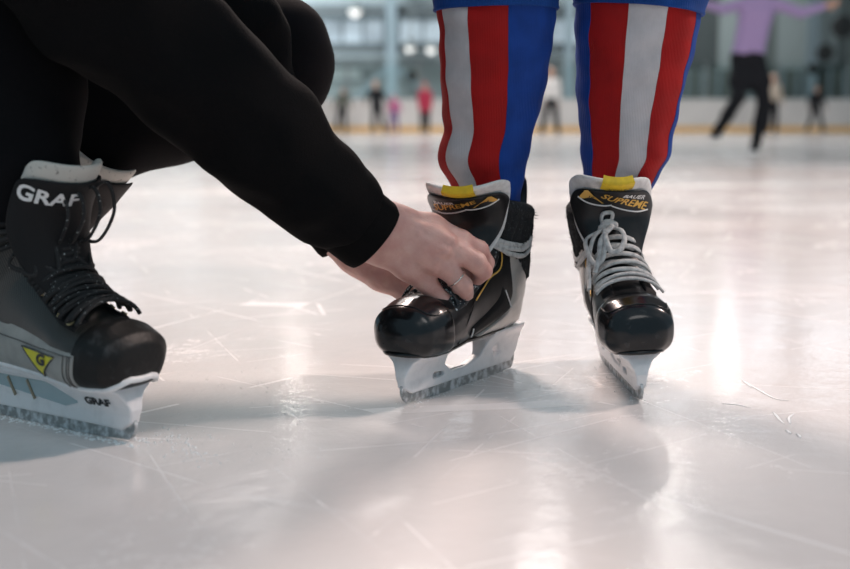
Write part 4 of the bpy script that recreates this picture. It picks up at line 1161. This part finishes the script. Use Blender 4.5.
ga = lambda px, py: W(px, py, HC / math.tan(TH + math.atan((py - 284.5) / FPX)))[:2]
drift(heelA, toeA, 900, .008, .0022); drift(ga(160, 430), ga(200, 460), 160, .012, .0016); drift(ga(200, 440), ga(300, 470), 60, .03, .001)
drift(HEEL_L, TOE_L, 260, .007, .0013); drift(HEEL_R, TOE_R, 260, .007, .0013)
drift(ga(170, 345), ga(300, 420), 200, .05, .0009)
rd_ = []
for pts in ([(722, 404), (738, 405), (750, 408)], [(773, 412), (779, 419), (784, 424)], [(745, 382), (762, 392), (776, 399), (790, 401)], [(797, 434), (801, 438)], [(786, 430), (791, 434)], [(790, 424), (789, 418), (794, 414)], [(742, 380), (752, 388)]):
    rd_.append(tube(catmull([(*ga(*p), .0004) for p in pts], 5), [.0006, .0022, .0018, .0006], 6, flat=.12, normals=np.tile([0, 0, 1.], (5 * (len(pts) - 1) + 1, 1))))
M['wet_glint'] = mat('wet_ice_glint', (.92, .93, .94), .3)  # white colour stands in for the water glint along the scratches
rg = obj('ice_glint_ridge', join(*rd_), M['wet_glint']); tag(rg, 'crossing raised skate scratches at the right, their glint put into white colour', 'ice glint', kind='stuff')
snow = obj('ice_shavings', (sv, sf), M['snow'], None, smooth=False); tag(snow, 'tiny white ice shavings scattered round the blades', 'ice shavings', kind='stuff')

# ------------------------------------------------------------------ rink boards and protective glass
M['board'] = mat('white_board', (.74, .72, .70), .5, col2=(.62, .60, .58), nscale=.8)
M['kick'] = mat('yellow_kick_strip', (.78, .48, .18), .5)
M['rail'] = mat('pale_top_rail', (.62, .63, .62), .4)
def glassm():
    m, nt, b, N, L = nodes('protective_glass')
    b.inputs['Base Color'].default_value = (.85, .93, .92, 1); b.inputs['Roughness'].default_value = .05; b.inputs['Transmission Weight'].default_value = 1; b.inputs['IOR'].default_value = 1.05
    return m
M['pglass'] = glassm()
M['post'] = mat('grey_steel_post', (.20, .23, .23), .5, metal=.3)
YB = 40.0
bar_ = thing('rink_barrier', 'long white rink boards with yellow kick strip and glass above', 'rink boards', (0, YB, 0))
obj('board_face', box((0, .1, .60), (60, .2, .90)), M['board'], bar_, smooth=False)
obj('kick_strip', box((0, .05, .10), (60, .14, .20)), M['kick'], bar_, smooth=False, label='yellow kick strip')
obj('top_rail', box((0, .1, 1.08), (60, .26, .06)), M['rail'], bar_, smooth=False)
for i in range(26):
    x = -29 + i * 2.4 if i < 25 else 30
    if abs(x) > 17.5: continue
    obj('post', box((x, .1, 1.71), (.10, .08, 1.20)), M['post'], bar_, smooth=False)
    obj('glass_pane', box((x + 1.2, .1, 1.70), (2.28, .02, 1.16)), M['pglass'], bar_, smooth=False)

# ------------------------------------------------------------------ hall
M['wall_r'] = mat('grey_green_wall', (.17, .20, .195), .8, col2=(.12, .145, .14), nscale=.25)
M['wall_l'] = mat('blue_grey_wall', (.42, .49, .51), .8, col2=(.34, .41, .43), nscale=.3)
M['beam'] = mat('blue_grey_steel', (.20, .26, .29), .6)
M['dark_beam'] = mat('dark_grey_beam', (.11, .135, .145), .6)
M['pale_col'] = mat('pale_blue_column', (.28, .36, .40), .6)
M['seat_dark'] = mat('dark_lower_wall', (.10, .118, .112), .8)
M['pale_panel'] = mat('pale_panel', (.45, .50, .50), .7)
M['roof'] = mat('grey_roof', (.22, .23, .235), .9)
YWL = 58.0
def z_at(py, Y): return W(425, py, Y)[2]
def x_at(px, Y): return W(px, 122, Y)[0]
xm = x_at(600, YWL)
def st(name, vf, m, **k): 
    o = obj(name, vf, m, None, smooth=False, **k); tag(o, kind='structure'); return o
st('wall_back', box((0, YWL + .4, 7), (90, .4, 14)), M['wall_r'])
st('ceiling', box((0, 36, 14.2), (90, 46, .4)), M['roof'])
# left part: paler cladding in front of the back wall
st('trim_1', box(((x_at(290, YWL) - 12 + xm) / 2, YWL + .1, z_at(50, YWL) / 2 + z_at(0, YWL) / 2 - .1), (xm - x_at(290, YWL) + 12, .2, z_at(0, YWL) - z_at(50, YWL) + .8)), M['wall_l'])
M['wall_m'] = mat('mid_grey_wall', (.30, .335, .34), .8, col2=(.23, .265, .27), nscale=.3)
st('trim_2', box(((x_at(290, YWL) - 12 + xm) / 2, YWL + .1, z_at(50, YWL) / 2 - .2), (xm - x_at(290, YWL) + 12, .2, z_at(50, YWL) - .4)), M['wall_m'])
# lit windows
def winm(name, c, s):
    m, nt, b, N, L = nodes(name); b.inputs['Base Color'].default_value = (.3, .35, .4, 1)
    tc = N.new('ShaderNodeTexCoord'); n = N.new('ShaderNodeTexNoise'); n.inputs['Scale'].default_value = .6; n.inputs['Detail'].default_value = 3; L.new(tc.outputs['Object'], n.inputs['Vector'])
    r = N.new('ShaderNodeValToRGB'); r.color_ramp.elements[0].position = .38; r.color_ramp.elements[1].position = .62
    r.color_ramp.elements[0].color = (*[q * .45 for q in c], 1); r.color_ramp.elements[1].color = (*c, 1)
    L.new(n.outputs[0], r.inputs[0]); L.new(r.outputs[0], b.inputs['Emission Color']); b.inputs['Emission Strength'].default_value = s
    b.inputs['Roughness'].default_value = .2
    return m
M['win'] = winm('daylit_window', (.50, .60, .66), .85)
M['win_hi'] = winm('bright_high_window', (.80, .86, .92), 3.4)
wn = 0
def window(px0, px1, py0, py1, Y=YWL, m='win', n=3, zz=None):
    global wn
    wn += 1
    x0, x1 = x_at(px0, Y), x_at(px1, Y); z1, z0 = (z_at(py0, Y), z_at(py1, Y)) if zz is None else zz
    o = st('window_%d' % wn, box(((x0 + x1) / 2, Y - .03, (z0 + z1) / 2), (x1 - x0, .06, z1 - z0)), M[m])
    fr = [box(((x0 + x1) / 2, Y - .1, z), (x1 - x0 + .2, .12, .14)) for z in (z0, z1)] + [box((x0 + (x1 - x0) * i / n, Y - .1, (z0 + z1) / 2), (.12, .12, z1 - z0)) for i in range(n + 1)]
    obj('window_frame', join(*fr), M['beam'], o, smooth=False)
window(255, 318, 19, 44); window(322, 385, 19, 44); window(399, 470, 19, 44); window(474, 540, 19, 44); window(544, 590, 19, 44, n=2)
# high windows out of the frame, mirrored in the ice
for a, b in ((655, 705), (722, 790), (806, 870), (890, 960)): window(a, b, 0, 0, m='win_hi', zz=(12.6, 8.6))
for a, b in ((60, 130), (440, 520), (540, 600)): window(a, b, 0, 0, m='win_hi', zz=(12.6, 10.0))
def beam(name, a, b, w_, h_, m, label, cat='beam', group=None):
    o = obj(name, bar(a, b, w_, h_), M[m], None, smooth=False); tag(o, label, cat, group); return o
YF = YWL - 1.0
beam('steel_beam', (x_at(200, YF), YF, z_at(49, YF)), (x_at(590, YF), YF, z_at(49, YF)), .3, .42, 'dark_beam', 'dark horizontal beam under the long row of windows on the left')
beam('steel_beam', (x_at(200, YF), YF, z_at(11, YF)), (x_at(590, YF), YF, z_at(11, YF)), .3, .55, 'dark_beam', 'grey horizontal beam above the long row of windows')
xc = x_at(392, YF)
cr = thing('steel_column', 'pale blue steel column with slanting braces, left of the striped legs', 'column', (xc, YF - .3, 0))
obj('column_shaft', box((0, 0, 6.9), (.5, .5, 13.8)), M['pale_col'], cr, smooth=False)
for px, py in ((352, 103), (432, 98)):
    obj('brace', bar((0, -.1, z_at(64, YF)), (x_at(px, YF) - xc, -.1, z_at(py, YF)), .16, .22), M['beam'], cr, smooth=False, label='slanting brace')
beam('steel_column', (x_at(567, YF), YF - .3, 0), (x_at(567, YF), YF - .3, 13.8), .38, .5, 'pale_col', 'narrow pale column seen between the two striped legs', 'column')
beam('steel_column', (x_at(807, YF), YF - .3, 0), (x_at(807, YF), YF - .3, 13.8), .42, .5, 'beam', 'grey steel column at the right edge of the hall', 'column')
# right part: big upright panels on the wall, dark plinth
def panel(px0, px1, py0, py1, m, label, Y=YWL - .2, sl=0):
    x0, x1, z0, z1 = x_at(px0, Y), x_at(px1, Y), z_at(py1, Y), z_at(py0, Y)
    v = [(x0 + sl, Y, z1), (x1 + sl, Y, z1), (x1, Y, z0), (x0, Y, z0)]; v += [(a, b + .12, c) for a, b, c in v]
    o = obj('wall_panel', (v, [(0, 3, 2, 1), (4, 5, 6, 7), (0, 1, 5, 4), (1, 2, 6, 5), (2, 3, 7, 6), (3, 0, 4, 7)]), M[m], None, smooth=False); tag(o, label, 'wall panel'); return o
M['panel_mid'] = mat('grey_green_panel', (.30, .345, .34), .7); M['panel_dark'] = mat('dark_green_panel', (.07, .085, .085), .7)
panel(774, 803, -10, 70, 'panel_mid', 'lighter grey green wall panel left of the grey column')
panel(814, 834, -10, 66, 'panel_mid', 'lighter grey green wall panel right of the grey column')
panel(684, 712, -10, 70, 'panel_dark', 'dark wall panel just right of the striped leg')
panel(716, 738, -10, 70, 'panel_mid', 'grey wall panel left of the skater in lilac')
panel(318, 362, 68, 79, 'pale_panel', 'small pale panel on the wall under the windows')
lw = obj('trim_3', box(((x_at(590, YWL) + 30) / 2, YWL - .6, z_at(70, YWL) / 2), (30 - x_at(590, YWL), .5, z_at(70, YWL))), M['seat_dark'], None, smooth=False); tag(lw, kind='structure')
for i in range(14):
    x = x_at(680, YWL) + i * .75
    o = obj('railing_post', box((x, YWL - 1.3, z_at(70, YWL) / 2), (.09, .09, z_at(70, YWL))), M['beam'], None, smooth=False)
    tag(o, 'thin upright grey post in front of the dark lower wall on the right', 'post', 'upright posts in front of the dark wall')
# round dark fixtures hanging at the far right, spectators' side
M['fixture'] = mat('dark_fixture', (.03, .032, .032), .6)
def fixture(px, py, Y, r, label):
    c = W(px, py, Y)
    rt = thing('hanging_fixture', label, 'fixture', tuple(c))
    P = [(0, -.20, 0), (0, .18, 0)]
    n = 24
    prof = ((-.20, .55), (-.20, .95), (-.12, 1.0), (.05, .9), (.2, .45), (.24, .2))
    obj('housing', rings([[(r * k * math.cos(a), y, r * k * math.sin(a)) for a in np.linspace(0, 2 * PI, n, endpoint=False)] for y, k in prof]), M['fixture'], rt)
    obj('bracket', bar((0, .1, r * .8), (0, .1, max(7.0 - c[2], r + .3)), .05, .05), M['post'], rt, smooth=False)
fixture(842, 27, 44, .42, 'large dark round fixture at the upper right edge')
fixture(824, 53, 44, .33, 'middle dark round fixture hanging above the distant skater')
fixture(812, 69, 44, .22, 'smallest dark round fixture, lowest of the three at the right')
fixture(412, 76, 52, .26, 'dark round fixture beside the pale column')

# ------------------------------------------------------------------ lamps
def emit(name, c, s):
    m, nt, b, N, L = nodes(name); b.inputs['Emission Color'].default_value = (*c, 1); b.inputs['Emission Strength'].default_value = s; return m
M['lamp_on'] = emit('lamp_glow', (1, .95, .88), 40)
M['lamp_soft'] = emit('lamp_soft_glow', (1, .97, .92), 1.2)
def hall_lamp(loc_, r, label, m='lamp_on', group=None, h=None):
    rt = thing('hall_lamp', label, 'lamp', loc_, group=group)
    n = 24
    obj('lamp_shade', rings([[(q * r * math.cos(a), q * r * math.sin(a), z) for a in np.linspace(0, 2 * PI, n, endpoint=False)] for q, z in ((1.25, 0), (1.2, .05), (.6, .35), (.25, .45))], False, True), M['post'], rt)
    s = Solid(axis(-r * 1.3, r * 1.3, r / 8), axis(-r * 1.3, r * 1.3, r / 8), axis(-r * 1.2, r * 1.2, r / 8)); s.cone((0, 0, 0), (0, 0, .01), r, r, .001)
    obj('bulb', s.mesh(), M[m], rt)
    obj('cord', bar((0, 0, .4), (0, 0, (h or 14.0) - loc_[2]), .03, .03), M['post'], rt, smooth=False)
def mirror_lamp(px, py, z):
    al = TH + math.atan((py - 284.5) / FPX); D = (z + HC) / math.tan(al)
    return (float(W(px, py, D)[0]), D, z)
gr = 'lamps hanging from the hall roof'
for px, py, r in ((668, 500, .26), (296, 390, .22), (620, 345, .22), (722, 368, .22), (505, 300, .2)):
    hall_lamp(mirror_lamp(px, py, 7.5), r, 'round lamp hanging from the hall roof above the far ice', group=gr)
c = W(355, 11, 56.2); hall_lamp(tuple(float(q) for q in c), .27, 'bright round lamp at the top of the hall, above the left windows', 'lamp_soft', h=8.5)
for px, py in ((410, 48), (431, 49)):
    c = W(px, py, 56.4); hall_lamp(tuple(float(q) for q in c), .22, 'small bright lamp beside the pale column, %s' % ('nearer the column' if px == 410 else 'nearer the striped leg'), 'lamp_soft', h=8.5)

def area(loc_, target, size, power, colr):
    d = bpy.data.lights.new('area_light', 'AREA'); d.shape = 'DISK'; d.size = size; d.energy = power; d.color = colr
    o = bpy.data.objects.new('area_light', d); COL.objects.link(o); o.location = loc_
    o.rotation_euler = (Vector(target) - Vector(loc_)).to_track_quat('-Z', 'Y').to_euler(); return o
T0 = (.1, 1.5, 0)
area((6.0, 3.6, 6.5), T0, 1.1, 520, (1, .79, .71))       # from the right
area((-1.3, 7.0, 6.0), T0, 2.0, 640, (1, .80, .72))      # from behind on the left
area((1.0, -3.5, 7.0), T0, 3.5, 90, (1, .93, .90))       # from behind the camera
area((-9, 50, 11.5), (-9, 58, 2.5), 6, 2300, (.92, .97, 1))  # added light without a fixture, brightens the left back wall
area((11, 50, 11.5), (11, 58, 2.5), 6, 750, (.95, .98, 1))  # weaker added light for the right back wall, no real lamp there
area((0, 26, 12), (0, 26, 0), 16, 2900, (1, .93, .90))    # lamp banks over the far ice
wd = bpy.data.worlds.new('world'); scn.world = wd; wd.use_nodes = True
wd.node_tree.nodes['Background'].inputs[0].default_value = (.46, .72, .88, 1); wd.node_tree.nodes['Background'].inputs[1].default_value = .44
